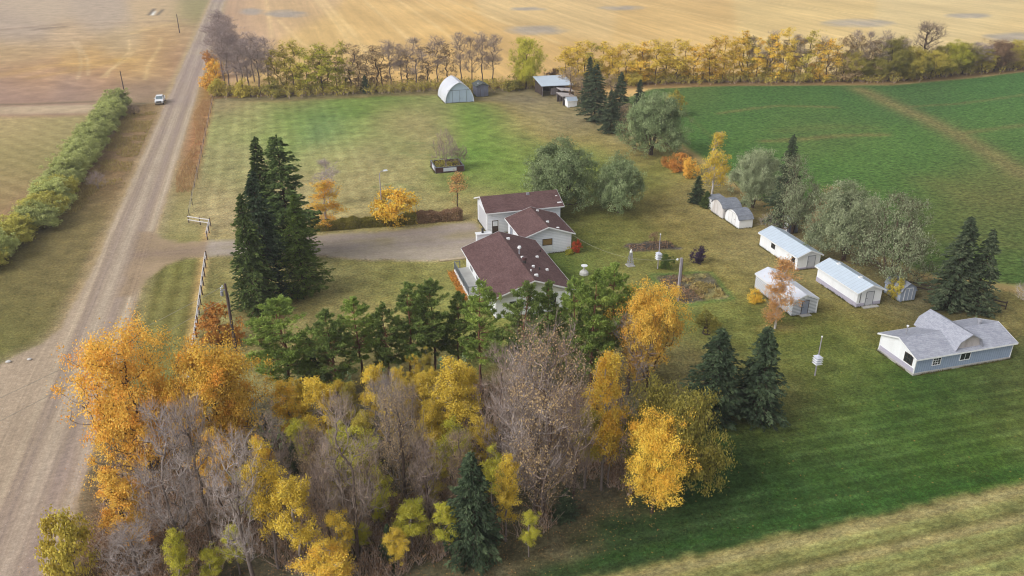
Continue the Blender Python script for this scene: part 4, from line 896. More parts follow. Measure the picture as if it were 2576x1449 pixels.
# --- blue-grey building with the gambrel cross roof
blue = root('cottage', 68.3, 62.6, 'blue-grey cottage with pale grey shingles and gambrel cross roof', 'cottage')
brf = gable(blue, 'x', 61.7, 75.0, 59.55, 65.75, 2.15, 3.25, .3, .35, 'white_siding', 'grey_shingle', base=.25)
MB().box(61.9, 74.8, 59.8, 65.5, 0, .25).build('foundation', M['concrete'], blue)
MB().box(62.02, 74.72, 59.86, 59.895, .26, 2.1).build('front_wall', M['blue_boards'], blue)
MB().box(74.705, 74.735, 59.9, 65.4, .26, 2.1).build('end_wall', M['blue_boards'], blue)
MB().box(61.955, 61.995, 59.92, 65.38, .26, .75).build('wall_skirt', M['mauve_skirt'], blue)
for x, y in ((61.93, 59.82), (61.93, 65.35), (74.69, 59.82)): MB().box(x, x+.1, y, y+.1, .252, 2.15).build('corner_trim', M['white_trim'], blue)
gp = [(66.85,2.25),(67.3,3.25),(68.6,3.95),(69.9,3.25),(70.35,2.25)]
MB().prism(gp + [(a+(b-.0)*0+.0, z) for a, z, b in []], 60.06, 65.9, 'y').build('gambrel_wall', M['weathered'], blue)
sh = [(66.75,2.25),(67.22,3.3),(68.6,4.03),(69.98,3.3),(70.45,2.25)]
gam = MB().prism([(a, z) for a, z in sh[::-1]] + [(66.83,2.25),(67.29,3.24),(68.6,3.95),(69.91,3.24),(70.37,2.25)], 59.72, 66.1, 'y').build('gambrel_roof', M['grey_shingle'], blue)
c2_ = lambda x, y: ((2550+x/3.6226)*.8385, (800+y/3.6226)*.8385)
for (x0, y0, x1, y1) in [(920,962,983,1018),(1218,916,1298,982)]:
    a0, _ = WS(*c2_(x0, y0), 59.86); a1, _ = WS(*c2_(x1, y1), 59.86); z0, z1 = (.9, 1.72) if x0 < 1000 else (.95, 1.86)
    window(blue, 'S', 59.86, a0, a1, z0, z1, 3 if x0 < 1000 else 2, 3 if x0 < 1000 else 1)
window(blue, 'W', 61.99, 60.4, 61.5, 1.0, 1.95, 3, 2, 'dark_frame', 'glass', .08)
MB().disc((63.3, 63.4), .07, 2.7, 3.95, 10).build('stove_pipe', M['galv'], brf); MB().disc((63.3, 63.4), .13, 3.951, 4.08, 10).build('pipe_cap', M['white_trim'], brf)
tb = MB().disc((72.6, 62.9), .17, 3.0, 3.5, 12).build('turbine_vent', M['galv'], brf); MB().disc((72.6, 62.9), .25, 3.501, 3.72, 12, .22).build('turbine_head', M['galv'], tb)
# --- the long sheds
shA = root('long_shed', 67.6, 92.0, 'long white shed with two small windows beside the outhouse', 'shed', 'sheds along the crop edge')
gable(shA, 'y', 87.1, 97.0, 65.55, 69.75, 1.98, 2.85, .25, .3, 'white_siding', 'tin_ribs')
c1_ = lambda x, y: ((2200+x/3.2933)*.8385, (560+y/3.2933)*.8385)
for x0, x1 in ((380,414), (583,613)):
    b1, _ = WW(*c1_(x0, 575 if x0 < 500 else 690), 65.85); b0, _ = WW(*c1_(x1, 575 if x0 < 500 else 690), 65.85)
    window(shA, 'W', 65.85, min(b0, b1), max(b0, b1), .95, 1.6, 2, 2, 'dark_frame')
door(shA, 'S', 87.35, 67.5, 68.6, .08, 1.9, 'pale_door', 'rail_grey')
MB().box(65.83, 69.47, 87.30, 87.346, 0, .3).build('wall_skirt', M['mauve_skirt'], shA)
shB = root('long_shed', 68.2, 79.6, 'largest white shed with pale tin roof and two ridge vents', 'shed', 'sheds along the crop edge')
rfB = gable(shB, 'y', 75.05, 84.0, 66.15, 70.3, 2.1, 3.0, .35, .3, 'white_siding', 'tin_ribs')
MB().box(66.39, 66.446, 75.42, 83.63, .02, .62).build('wall_skirt', M['mauve_skirt'], shB)
MB().box(66.47, 67.6, 75.345, 75.396, .02, .5).build('wall_skirt', M['mauve_skirt'], shB); MB().box(68.9, 69.98, 75.345, 75.396, .02, .5).build('wall_skirt', M['mauve_skirt'], shB)
door(shB, 'S', 75.4, 67.75, 68.8, .08, 1.95, 'pale_door', 'rail_grey')
MB().box(66.85, 66.9, 75.33, 75.39, .6, 1.95).build('latch_bar', M['dark_metal'], shB)
for v in (82.0, 77.6): MB().box(68.0, 68.45, v-.2, v+.2, 2.85, 3.07).build('ridge_vent', M['white_trim'], rfB)
MB().box(67.2, 69.4, 74.7, 75.38, 0, .1).build('door_sill', M['concrete'], shB)
shC = root('long_shed', 59.0, 79.7, 'lap-sided shed with plain white roof behind a copper birch', 'shed', 'sheds along the crop edge')
gable(shC, 'y', 75.4, 84.1, 57.2, 60.85, 2.05, 2.75, .12, .12, 'lap_siding', 'white_tin')
door(shC, 'S', 75.52, 58.65, 59.5, .05, 1.85, 'grey_door', 'dark_frame', .07)
q = MB(); face_box(q, 'S', 75.52, 58.85, 59.2, 2.15, 2.45, .003, .03); q.build('gable_vent', M['white_trim'], shC)
MB().box(60.7, 60.8, 75.42, 75.52, 0, 2.0).build('corner_trim', M['white_trim'], shC)
MB().box(58.4, 59.8, 74.9, 75.5, 0, .09).build('door_step', M['concrete'], shC)
# --- small sheds
shE = root('barn_shed', 67.5, 105.6, 'grey-roofed small barn shed with white double doors facing the lawn', 'shed', 'sheds along the crop edge')
def arch(r, axis, a0, a1, t0, t1, prof, wall, roof, og=.15, th=.07):
    tc = (t0+t1)/2; hw = (t1-t0)/2
    top = [(tc+hw*s, z) for s, z in prof]
    MB().prism([(top[0][0]+.08,0),(top[-1][0]-.08,0)] + [(tc+(a-tc)*.94, z-.08) for a, z in top[::-1]], a0+og, a1-og, axis).build('wall', M[wall], r)
    return MB().prism(top[::-1] + [(tc+(a-tc)*.955, z-th) for a, z in top], a0, a1, axis).build('roof', M[roof], r)
arch(shE, 'x', 66.2, 68.85, 103.4, 107.9, [(-1,1.4),(-.72,2.0),(-.36,2.35),(0,2.5),(.36,2.35),(.72,2.0),(1,1.4)], 'white_siding', 'tar_shingle')
door(shE, 'W', 66.35, 104.7, 106.7, .08, 1.95, 'white_trim', 'rail_white', .06, 'double_door')
q = MB(); face_box(q, 'W', 66.35, 105.68, 105.72, .1, 1.95, .036, .045); q.build('door_seam', M['rail_grey'], shE)
shD = root('barn_shed', 67.6, 110.6, 'white barn shed with flaking paint beside the dark green spruces', 'shed', 'sheds along the crop edge')
arch(shD, 'x', 66.0, 69.4, 108.1, 112.0, [(-1,1.7),(-.78,2.15),(-.4,2.5),(0,2.65),(.4,2.5),(.78,2.15),(1,1.7)], 'peeling', 'tar_shingle')
MB().box(66.4, 68.6, 112.05, 114.3, 0, 1.85).build('lean_to', M['white_siding'], shD); MB().box(66.2, 68.8, 111.9, 114.5, 1.86, 1.95).build('lean_to_roof', M['tar_shingle'], shD)
door(shD, 'W', 66.4, 112.6, 113.6, .08, 1.7, 'white_trim', 'rail_white')
oh = root('outhouse', 73.3, 100.3, 'narrow slate-grey outhouse behind the long white shed', 'outhouse')
gable(oh, 'x', 72.4, 74.3, 99.4, 101.3, 2.35, 2.7, .15, .15, 'slate_wall', 'tar_shingle', 'white_trim')
window(oh, 'S', 99.55, 73.5, 73.8, 1.75, 2.0, 1, 1, 'white_trim'); door(oh, 'W', 72.55, 99.9, 100.8, .06, 1.95, 'white_trim', 'dark_frame')
bn = root('barn_shed', 73.9, 76.6, 'tiny pale blue barn shed with dark roof by the yellow bush', 'shed')
arch(bn, 'y', 75.0, 78.3, 72.7, 75.1, [(-1,1.35),(-.75,1.95),(0,2.5),(.75,1.95),(1,1.35)], 'shed_blue', 'tar_shingle')
door(bn, 'S', 75.15, 73.35, 74.45, .08, 1.75, 'shed_blue', 'white_trim', .07, 'double_door', False)
q = MB(); face_box(q, 'S', 75.15, 73.87, 73.93, .1, 1.75, .036, .05); q.build('door_seam', M['white_trim'], bn)
# --- quonset, grey shed, pole shed and its neighbours
qn = root('quonset_barn', 43.9, 205.6, 'white arched quonset barn with pale blue double doors', 'barn')
def gothic(n=10):        # two circular arcs that meet in a point at the ridge
    c0 = .425; r0 = 1+c0; tm_ = math.acos(c0/r0)
    return [(c0-r0*math.cos(tm_*i/n), 3.75*r0*math.sin(tm_*i/n)) for i in range(n+1)]
gl = gothic(); pr = [(43.9+3.75*s, z) for s, z in gl] + [(43.9-3.75*s, z) for s, z in gl[-2::-1]]
MB().prism(pr[::-1] + [(43.9+(a-43.9)*.975, max(0, z*.982-.02)) for a, z in pr], 201.0, 210.6, 'y').build('shell', M['white_tin'], qn, smooth=False)
MB().prism([(43.9+(a-43.9)*.972, max(0, z*.98-.03)) for a, z in pr][::-1], 201.25, 210.35, 'y').build('end_wall', M['pale_end'], qn)
for a in (42.15, 43.93): 
    dd = MB(); face_box(dd, 'S', 201.25, a, a+1.72, .06, 3.05, .004, .05); o = dd.build('door', M['pale_end'], qn)
q = MB(); face_box(q, 'S', 201.25, 40.95, 46.85, 3.07, 3.16, .004, .07); q.build('door_rail', M['rail_grey'], qn)
q = MB(); 
for a in (42.07, 43.88, 45.66): face_box(q, 'S', 201.25, a, a+.05, .06, 3.06, .004, .055)
q.build('door_trim', M['rail_grey'], qn); q = MB(); face_box(q, 'S', 201.25, 43.98, 44.1, 1.0, 1.25, .056, .12); q.build('latch', M['dark_metal'], qn)
gs = root('board_shed', 51.15, 208.2, 'small grey board shed with dark green roof beside the quonset', 'shed')
gable(gs, 'y', 205.9, 210.6, 49.35, 52.95, 2.75, 3.5, .2, .25, 'grey_boards', 'dark_green_roof', 'dark_green_roof')
door(gs, 'S', 206.1, 50.6, 51.5, .08, 2.0, 'slate_wall', 'dark_frame', .05)
MB().box(50.2, 50.5, 207.6, 207.9, 3.02, 3.3).build('roof_patch', M['white_tin'], gs)
ps_ = root('pole_shed', 69.6, 204.6, 'open pole shed with blue-grey tin roof below the windbreak', 'shed')
MB().poly([(65.6,201.2,2.9),(74.2,200.6,2.9),(74.4,207.6,4.15),(65.4,208.2,4.15),(65.6,201.2,2.78),(74.2,200.6,2.78),(74.4,207.6,4.03),(65.4,208.2,4.03)], [(0,1,2,3),(7,6,5,4),(0,4,5,1),(1,5,6,2),(2,6,7,3),(3,7,4,0)]).build('roof', M['tin_ribs'], ps_)
for x, y, h in [(66.1,201.8,2.85),(69.2,201.6,2.85),(72.2,201.4,2.85),(66.0,207.6,3.9),(70,207.4,3.9),(74,207,3.9)]: MB().box(x-.09, x+.09, y-.09, y+.09, 0, h).build('post', M['wood_grey'], ps_)
MB().box(65.9, 74.1, 207.65, 207.75, .1, 3.85).build('back_wall', M['wood_dark'], ps_); MB().box(68.2, 74.1, 201.3, 201.36, .5, 2.2).build('front_boards', M['wood_grey'], ps_)
MB().box(65.9, 65.98, 201.9, 207.6, .4, 2.9).build('side_boards', M['wood_dark'], ps_)
l2 = root('lean_to_shed', 69.6, 193.0, 'low grey open-front shed between pole shed and tiny white shed', 'shed')
MB().prism([(67.7,2.35),(71.4,1.95),(71.4,1.85),(67.7,2.25)], 190.8, 195.6, 'y').build('roof', M['weathered'], l2)
for v in (191.0, 193.2, 195.4): MB().box(67.9, 68.05, v-.08, v+.08, 0, 2.2).build('post', M['wood_grey'], l2)
MB().box(71.0, 71.1, 191, 195.4, 0, 1.85).box(68.0, 71.0, 195.3, 195.4, 0, 1.9).box(68.06, 71.0, 190.95, 191.05, 0, 1.85).build('wall', M['wood_dark'], l2)
MB().box(67.82, 67.9, 190.9, 195.5, 1.95, 2.24).build('front_beam', M['wood_grey'], l2)
l1 = root('lean_to_shed', 71.2, 198.6, 'weathered open shed joined to the pole shed side', 'shed')
MB().prism([(69.4,2.5),(73.2,2.1),(73.2,2.0),(69.4,2.4)], 196.6, 200.4, 'y').build('roof', M['weathered'], l1)
for v in (196.8, 200.2): MB().box(69.5, 69.65, v-.08, v+.08, 0, 2.38).build('post', M['wood_grey'], l1)
MB().box(72.8, 72.9, 196.8, 200.2, 0, 2.0).box(69.7, 72.8, 200.1, 200.2, 0, 2.0).build('wall', M['wood_dark'], l1)
ty = root('tiny_shed', 69.5, 189.5, 'tiny white shed with grey roof at the end of the open sheds', 'shed')
gable(ty, 'x', 68.2, 70.9, 188.3, 190.6, 1.6, 2.35, .12, .12, 'white_siding', 'tin_roof')

# ------------------------------------------------------------------ vehicles, poles, fences, yard things
tk = root('pickup_truck', -28.85, 221.8, 'white crew-cab pickup truck parked beside the gravel road', 'pickup truck')
tx, ty0 = -28.85, 218.9
body = [(ty0+.05,.5),(ty0+5.75,.55),(ty0+5.8,1.22),(ty0+4.0,1.24),(ty0+3.95,1.22),(ty0+1.6,1.2),(ty0+.25,1.12),(ty0,.9)]
MB().prism(body, tx-.98, tx+.98, 'x').build('body', M['truck_white'], tk, bevel=.06)
cabp = [(ty0+1.55,1.15),(ty0+4.0,1.15),(ty0+3.9,1.88),(ty0+2.35,1.92)]
b_ = MB(); n0 = len(b_.v)
P = []
for sx in (-1, 1):
    for (yy, zz) in cabp: P.append((tx+sx*(.93 if zz < 1.5 else .76), yy, zz))
b_.poly(P, [(0,1,2,3),(7,6,5,4),(0,4,5,1),(1,5,6,2),(2,6,7,3),(3,7,4,0)]).build('cab', M['truck_white'], tk, bevel=.05)
gw = MB().poly([(tx-.8,ty0+1.66,1.24),(tx+.8,ty0+1.66,1.24),(tx+.68,ty0+2.26,1.84),(tx-.68,ty0+2.26,1.84),(tx-.8,ty0+1.62,1.24),(tx+.8,ty0+1.62,1.24),(tx+.68,ty0+2.22,1.84),(tx-.68,ty0+2.22,1.84)], [(0,1,2,3),(7,6,5,4),(0,4,5,1),(1,5,6,2),(2,6,7,3),(3,7,4,0)]); gw.build('windscreen', simple('windscreen', alb(120,134,140), .15, .1, 3, spec=.6), tk)
for sx in (-1, 1):
    for ya, yb in ((2.1, 2.95), (3.02, 3.8)):
        P = [(tx+sx*.94,ty0+ya,1.25),(tx+sx*.94,ty0+yb,1.25),(tx+sx*.80,ty0+yb-.03,1.78),(tx+sx*.80,ty0+ya+(.3 if ya < 2.5 else 0),1.78)]
        P2 = [(x-sx*.03, y, z) for x, y, z in P]; MB().poly(P+P2, [(0,1,2,3),(7,6,5,4),(0,4,5,1),(1,5,6,2),(2,6,7,3),(3,7,4,0)]).build('side_window', M['glass'], tk)
    MB().box(tx+sx*1.14-.12, tx+sx*1.14+.12, ty0+1.95, ty0+2.1, 1.25, 1.48).build('mirror', M['truck_white'], tk)
    MB().box(tx+sx*.78-.16, tx+sx*.78+.16, ty0-.03, ty0+.06, .82, .98).build('headlight', M['lamp_glass'], tk)
    for yy in (1.05, 4.75):
        ty_ = MB(); ty_.tube([(tx+sx*.76, ty0+yy, .4), (tx+sx*1.02, ty0+yy, .4)], .4, 18); tyo = ty_.build('wheel', M['tyre'], tk); MB().tube([(tx+sx*1.021, ty0+yy, .4), (tx+sx*1.035, ty0+yy, .4)], .24, 14).build('rim', M['chrome'], tyo)
MB().box(tx-.6, tx+.6, ty0-.04, ty0+.05, .66, 1.0).build('grille', M['dark_metal'], tk); MB().box(tx-.98, tx+.98, ty0-.12, ty0-.045, .42, .64).build('bumper', M['chrome'], tk)
MB().box(tx-.8, tx+.8, ty0+4.1, ty0+5.7, 1.245, 1.25).build('cargo_bed', M['dark_metal'], tk)

def upole(xb, yb, yt, label, arm=False, name='utility_pole', r=.16, mat='pole_wood'):
    u, v = G(xb, yb); H = HT(u, v, yt); t = root(name, u, v, label, 'utility pole')
    MB().tube([(u,v,-.02),(u,v,H)], [r*1.15, r*.8], 12).build('post', M[mat], t); return t, u, v, H
p0, pu, pv, pH = upole(595, 887, 714, 'dark wooden utility pole with insulators above the amber tree', True)
MB().box(pu-.55, pu-.1, pv-.05, pv+.05, pH-.75, pH-.63).build('bracket', M['galv'], p0)
for dx, dz in ((-.32,-.42),(-.52,-.62)): MB().disc((pu+dx, pv), .07, pH+dz, pH+dz+.24, 10).build('insulator', M['lamp_glass'], p0)
MB().disc((pu-.48, pv), .16, pH-1.35, pH-.85, 12).build('transformer', M['galv'], p0)
MB().box(pu+.14, pu+.2, pv-.03, pv+.03, pH-2.8, pH-1.1).build('conduit', M['galv'], p0)
upole(312, 228, 178, 'leaning grey utility pole in the brown field above the shrub belt', r=.13); upole(452, 83, 36, 'farthest utility pole beside the road in the stubble', r=.16)
u1, v1 = G(-160, 1075, 7.6); u2, v2 = G(-160, 1140, 6.4)
def cable(name, a, b, sag, label, r=.02, n=14):
    pts = [(a[0]+(b[0]-a[0])*i/n, a[1]+(b[1]-a[1])*i/n, a[2]+(b[2]-a[2])*i/n - sag*4*(i/n)*(1-i/n)) for i in range(n+1)]
    return tag(MB().tube(pts, r, 5).build(name, M['wire']), label, 'cable')
cable('overhead_wire', (pu-.52, pv, pH-.4), (u1, v1, 7.6), .3, 'upper power line running from the dark pole across the road')
cable('overhead_wire', (pu-.2, pv, pH-1.7), (u2, v2, 6.4), .3, 'lower power line running from the dark pole across the road')
# yard light, light pole
u, v = G(963, 557); H = HT(u, v, 430); lp = root('yard_light', u, v, 'tall curved-neck grey yard light behind the clipped hedge', 'street lamp')
MB().tube([(u,v,0),(u,v,H-.9),(u+.05,v-.02,H-.4),(u+.3,v-.05,H-.08),(u+.7,v-.1,H)], [.11,.07,.065,.06,.05], 10).build('post', M['pole_grey'], lp)
MB().poly([(u+.6,v-.3,H-.04),(u+1.3,v-.35,H+.0),(u+1.3,v+.1,H),(u+.6,v+.1,H-.04),(u+.65,v-.25,H+.12),(u+1.2,v-.28,H+.14),(u+1.2,v+.05,H+.14),(u+.65,v+.05,H+.12)], [(3,2,1,0),(4,5,6,7),(0,1,5,4),(1,2,6,5),(2,3,7,6),(3,0,4,7)]).build('lamp_head', M['lamp_glass'], lp)
u, v = 45.8, 83.2; H = 5.97; yl = root('light_pole', u, v, 'square grey timber pole with lamp arm beside the garden plot', 'light pole')
MB().box(u-.13, u+.13, v-.13, v+.13, 0, H).build('post', M['pole_grey'], yl); MB().box(u+.14, u+.2, v-.14, v-.08, .3, H-.1).build('conduit', M['pole_wood'], yl)
MB().tube([(u-.13,v,H-.12),(u-.6,v-.1,H+.02)], .035, 8).build('arm', M['galv'], yl); MB().disc((u-.62, v-.1), .15, H-.14, H+.06, 12, .08).build('lamp', M['lamp_glass'], yl)
cable('service_cable', (38.32, 102.2, 2.6), (u-.1, v+.14, H-.15), 1.5, 'thin sagging cable from the garage corner to the light pole', .012, 20)
def martin(u, v, H, zh, label):
    t = root('birdhouse', u, v, label, 'birdhouse', 'white martin houses on poles')
    MB().tube([(u,v,0),(u,v,H)], [.075,.05], 8).build('post', M['pole_grey'], t); MB().disc((u,v), .1, H+.001, H+.12, 10, .06).build('finial', M['white_trim'], t)
    hb = MB()
    for k in range(3): hb.box(u-.26, u+.26, v-.26, v+.26, zh+.26*k+.03, zh+.26*k+.24)
    ho = hb.build('house_box', M['panel_white'], t)
    fl = MB()
    for k in range(4): fl.box(u-.40+.03*(k == 3), u+.40-.03*(k == 3), v-.40, v+.40, zh+.26*k, zh+.26*k+.028)
    fl.build('porch', M['white_trim'], ho)
    MB().poly([(u-.36,v-.36,zh+.811),(u+.36,v-.36,zh+.811),(u+.36,v+.36,zh+.811),(u-.36,v+.36,zh+.811),(u,v,zh+1.1)], [(3,2,1,0),(0,1,4),(1,2,4),(2,3,4),(3,0,4)]).build('roof', M['panel_white'], ho)
martin(51.8, 62.7, 4.75, 1.55, 'white birdhouse on a pole in the open lawn before the cottage')
martin(47.7, 93.1, 5.1, 1.5, 'white birdhouse on a tall pole between the two garden beds')
u, v = 44.5, 95.2; lw = root('garden_windmill', u, v, 'small grey lattice tower ornament on a square pad in the lawn', 'garden ornament')
MB().box(u-.55, u+.55, v-.55, v+.55, 0, .09).build('pad', M['concrete'], lw); lt = MB()
for sx in (-1, 1):
    for sy in (-1, 1): lt.tube([(u+sx*.36,v+sy*.36,.092),(u+sx*.12,v+sy*.12,2.0)], .04, 6)
for z in (.5, .95, 1.4, 1.85):
    q = .36-.24*(z/2.0)
    for (ax, ay, bx, by) in ((-q,-q,q,-q),(q,-q,q,q),(q,q,-q,q),(-q,q,-q,-q)): lt.tube([(u+ax,v+ay,z),(u+bx,v+by,z)], .028, 5); lt.tube([(u+ax,v+ay,z-.4),(u+bx*.92,v+by*.92,z)], .022, 5)
lt.build('lattice', M['galv'], lw); MB().disc((u,v), .2, 2.0, 2.12, 12).build('platform', M['white_trim'], lw); MB().disc((u,v), .16, 2.121, 2.5, 10, .05).build('head', M['white_trim'], lw)
u, v = G(1469, 690); bb = root('bird_bath', u, v, 'white round bird bath on a pale stone base behind the house', 'bird bath')
MB().tube([(u,v,0),(u,v,.35),(u,v,.6)], [.62,.6,.35], 18).build('base', M['stone'], bb); MB().tube([(u,v,.601),(u,v,1.15)], [.12,.1], 12).build('pedestal', M['stone'], bb)
MB().tube([(u,v,1.151),(u,v,1.22),(u,v,1.32)], [.2,.42,.46], 18).build('basin', M['white_trim'], bb)
# planter box
pb = root('planter_box', 29.3, 146.9, 'dark brown square planter box with white side panels on the lawn', 'planter')
X0, X1, Y0, Y1, HP = 26.6, 32.0, 144.4, 149.4, 1.08
MB().box(X0, X1, Y0, Y0+.12, .02, HP).build('front_board', M['planter_brown'], pb); MB().box(X0, X1, Y1-.12, Y1, .02, HP).build('back_board', M['planter_brown'], pb)
MB().box(X0, X0+.12, Y0+.121, Y1-.121, .02, HP).build('side_board', M['planter_brown'], pb); MB().box(X1-.12, X1, Y0+.121, Y1-.121, .02, HP).build('side_board', M['planter_brown'], pb)
MB().box(X0+1.45, X0+3.95, Y0-.03, Y0-.003, .28, HP-.12).build('front_panel', M['panel_white'], pb); MB().box(X0-.03, X0-.003, Y0+1.2, Y0+3.6, .2, HP-.1).build('side_panel', M['panel_white'], pb)
q = MB(); q.box(X0-.05, X1+.05, Y0-.05, Y0+.13, HP+.002, HP+.06); q.box(X0-.05, X1+.05, Y1-.13, Y1+.05, HP+.002, HP+.06); q.box(X0-.05, X0+.13, Y0+.131, Y1-.131, HP+.002, HP+.058); q.box(X1-.13, X1+.05, Y0+.131, Y1-.131, HP+.002, HP+.058); q.build('rim', M['rail_grey'], pb)
MB().box(X0-.03, X1+.03, Y0-.04, Y0-.004, .02, .1).build('bottom_rail', M['rail_grey'], pb)
for x, y in ((X0-.06,Y0-.06),(X1-.04,Y0-.06),(X0-.06,Y1-.04)): MB().box(x, x+.1, y, y+.1, 0, HP+.001).build('corner_post', M['rail_grey'], pb)
MB().box(X0+.12, X1-.12, Y0+.12, Y1-.12, .1, .72).build('soil', M['soil'], pb)
# fences
def rail_fence(name, pts, label, hgt=1.25, step=None, rails=(.55, 1.05), rail_mat='rail_white', post_mat='fence_post'):
    t = root(name, pts[0][0], pts[0][1], label, 'fence')
    for (x, y) in pts: MB().tube([(x,y,0),(x,y,hgt)], [.075,.065], 8).build('post', M[post_mat], t)
    for (x0, y0), (x1, y1) in zip(pts[:-1], pts[1:]):
        L = math.hypot(x1-x0, y1-y0); nx, ny = -(y1-y0)/L*.11, (x1-x0)/L*.11
        for z in rails: MB().tube([(x0-nx,y0-ny,z),(x1-nx,y1-ny,z)], .085, 6).build('rail', M[rail_mat], t)
    return t
rail_fence('rail_fence', [(-12.5, 113.5-2.95*i) for i in range(13)], 'white two-rail fence with dark posts south of the driveway', 1.4, rails=(.6, 1.15))
rail_fence('rail_fence', [(-16.0,129.8),(-14.2,128.4),(-12.6,127.3),(-12.7,124.4),(-12.8,121.5)], 'short bent rail fence at the driveway entrance north side', 1.4, rails=(.6, 1.15))
wf = root('wire_fence', -16.2, 177, 'line of thin posts between the lawn and the dry ditch', 'fence')
for i in range(19):
    v = 133.5+i*4.9; u = -16.2 + .25*math.sin(i*2.1); MB().tube([(u,v,0),(u+.04*math.sin(i*3.7),v,1.2)], [.05,.04], 7).build('post', M['pole_wood'], wf)
for z in (.45, .8, 1.1): MB().tube([(-16.2,133.5,z),(-16.2,222,z)], .012, 4).build('wire', M['galv'], wf)
pf = rail_fence('pole_fence', [(76.5+1.9*i, 78.6-2.2*i) for i in range(5)], 'dark pole fence under the spruces by the crop edge', 1.1, rails=(.45, .95), rail_mat='wood_dark', post_mat='wood_dark')

# ------------------------------------------------------------------ planting: (kind, base x, base y, top y, width) read off the photograph
# conifers west of the house
tree('ragged_spruce', 735, 662, 341, 150, 'ragged', 'dark', 'spruce_tree', 'tall ragged spruce at the back of the driveway clump', group='conifers by the driveway', rot=.4)
tree('spruce', 683, 655, 345, 120, 'spruce', 'dark', 'spruce_tree', 'straight dark spruce at the back left of the driveway clump', group='conifers by the driveway')
tree('spruce', 678, 748, 430, 128, 'dark_spruce', 'dark', 'spruce_tree', 'bluish dark spruce in the middle of the driveway clump', group='conifers by the driveway')
tree('spruce', 648, 786, 488, 112, 'spruce', 'dark', 'spruce_tree', 'broad front-left spruce with branches down to the grass by the driveway', group='conifers by the driveway')
tree('larch', 768, 742, 488, 132, 'larch', 'dark', 'larch_tree', 'lighter yellow-green larch at the right of the driveway clump')
# yard plants north of the driveway
tree('birch', 822, 572, 460, 100, 'amber', 'birch', 'birch_tree', 'golden amber birch at the left end of the clipped hedge')
tree('bare_poplar', 828, 515, 402, 62, 'twig_mauve', 'birch', 'birch_tree', 'leafless white-stemmed birch behind the golden birch')
tree('shrub', 993, 560, 481, 122, 'gold', 'mauve', 'yellow_bush', 'round bright yellow bush behind the hedge and yard light', 'bush', variant=1)
tree('thin_tree', 1151, 527, 432, 52, 'orange_sparse', 'brown', 'maple_sapling', 'thin copper sapling between planter box and workshop', 'sapling')
# shrubs in and by the planter
for i, (x, y, yt, w_, l) in enumerate([(1122,418,318,70,'tall bare shrub growing in the planter box'),(1155,412,362,60,'low bare shrub at the right of the planter box')]):
    u, v = G(x, y, .7); r = plant('bare_shrub', u, v, HT(u, v, yt)-.7, w_*MPP(u, v), 'twig_brown', 'mauve', 'bare_shrub', l, 'shrub', z0=.70)
# willows behind the workshop and along the crop
tree('willow', 1410, 526, 360, 196, 'willow', 'brown', 'willow_tree', 'large grey-green willow right behind the workshop roof', group='grey-green willows')
tree('willow', 1556, 535, 388, 130, 'willow', 'brown', 'willow_tree', 'round grey-green willow standing alone right of the workshop', group='grey-green willows')
tree('willow', 1637, 390, 232, 168, 'willow', 'brown', 'willow_tree', 'big dark grey willow in front of the far spruces', group='grey-green willows')
tree('shrub', 1693, 292, 232, 50, 'olive_yellow', 'brown', 'yellow_bush', 'yellowish bush behind the big dark grey willow', 'bush')
tree('willow', 1893, 522, 368, 138, 'willow_pale', 'brown', 'willow_tree', 'pale willow between yellow birch and tall single spruce', group='grey-green willows')
tree('thin_willow', 1992, 588, 405, 140, 'willow_pale', 'brown', 'willow_tree', 'half-bare willow right of the tall single spruce', group='grey-green willows')
tree('willow', 2120, 655, 468, 196, 'willow_pale', 'brown', 'willow_tree', 'huge willow behind the largest white shed', group='grey-green willows')
tree('thin_willow', 2236, 716, 506, 200, 'willow_pale', 'brown', 'willow_tree', 'spreading willow with thick bare trunk left of the twin spruces', group='grey-green willows')
tree('thin_willow', 2060, 600, 478, 90, 'tan', 'brown', 'willow_tree', 'tan leafed willow behind the slate outhouse', group='grey-green willows')
tree('bare_shrub', 1935, 573, 536, 62, 'twig_grey', 'pale', 'bare_shrub', 'grey leafless shrub left of the long white shed', 'shrub')
tree('spruce', 1962, 574, 338, 76, 'far_spruce', 'dark', 'spruce_tree', 'tall single spruce standing among the pale willows')
tree('birch', 1790, 493, 338, 76, 'yellow', 'birch', 'birch_tree', 'tall narrow yellow birch beside the flaking white shed')
tree('dense_spruce', 1752, 512, 442, 46, 'dark_spruce', 'dark', 'young_spruce', 'young dark spruce left of the tall yellow birch', group='young spruces by the birch')
tree('dense_spruce', 1776, 521, 480, 40, 'spruce', 'dark', 'young_spruce', 'small spruce at the foot of the tall yellow birch', group='young spruces by the birch')
for i, (x, y, yt, w_, lf, l) in enumerate([(1684,419,384,48,'rust','leftmost rust-orange bush in the row by the crop'),(1708,432,386,52,'rust','middle rust-orange bush in the row by the crop'),(1733,447,398,48,'orange','rightmost rust-orange bush in the row by the crop')]):
    tree('shrub', x, y, yt, w_, lf, 'brown', 'orange_bush', l, 'bush', 'rust-orange bushes by the crop')
tree('spruce', 2385, 777, 545, 120, 'far_spruce', 'dark', 'spruce_tree', 'left of the twin dark spruces at the crop edge', group='twin spruces by the crop')
tree('spruce', 2446, 782, 577, 96, 'far_spruce', 'dark', 'spruce_tree', 'right of the twin dark spruces at the crop edge', group='twin spruces by the crop')
tree('bare_tree', 2596, 838, 600, 140, 'twig_grey', 'pale', 'bare_tree', 'grey leafless tree cut by the right edge of the picture')
tree('shrub', 2250, 750, 702, 44, 'olive_yellow', 'brown', 'yellow_bush', 'olive-yellow bush in front of the tiny pale blue shed', 'bush')
tree('birch', 1949, 826, 652, 92, 'orange_sparse', 'birch', 'birch_tree', 'copper birch in front of the lap-sided shed')
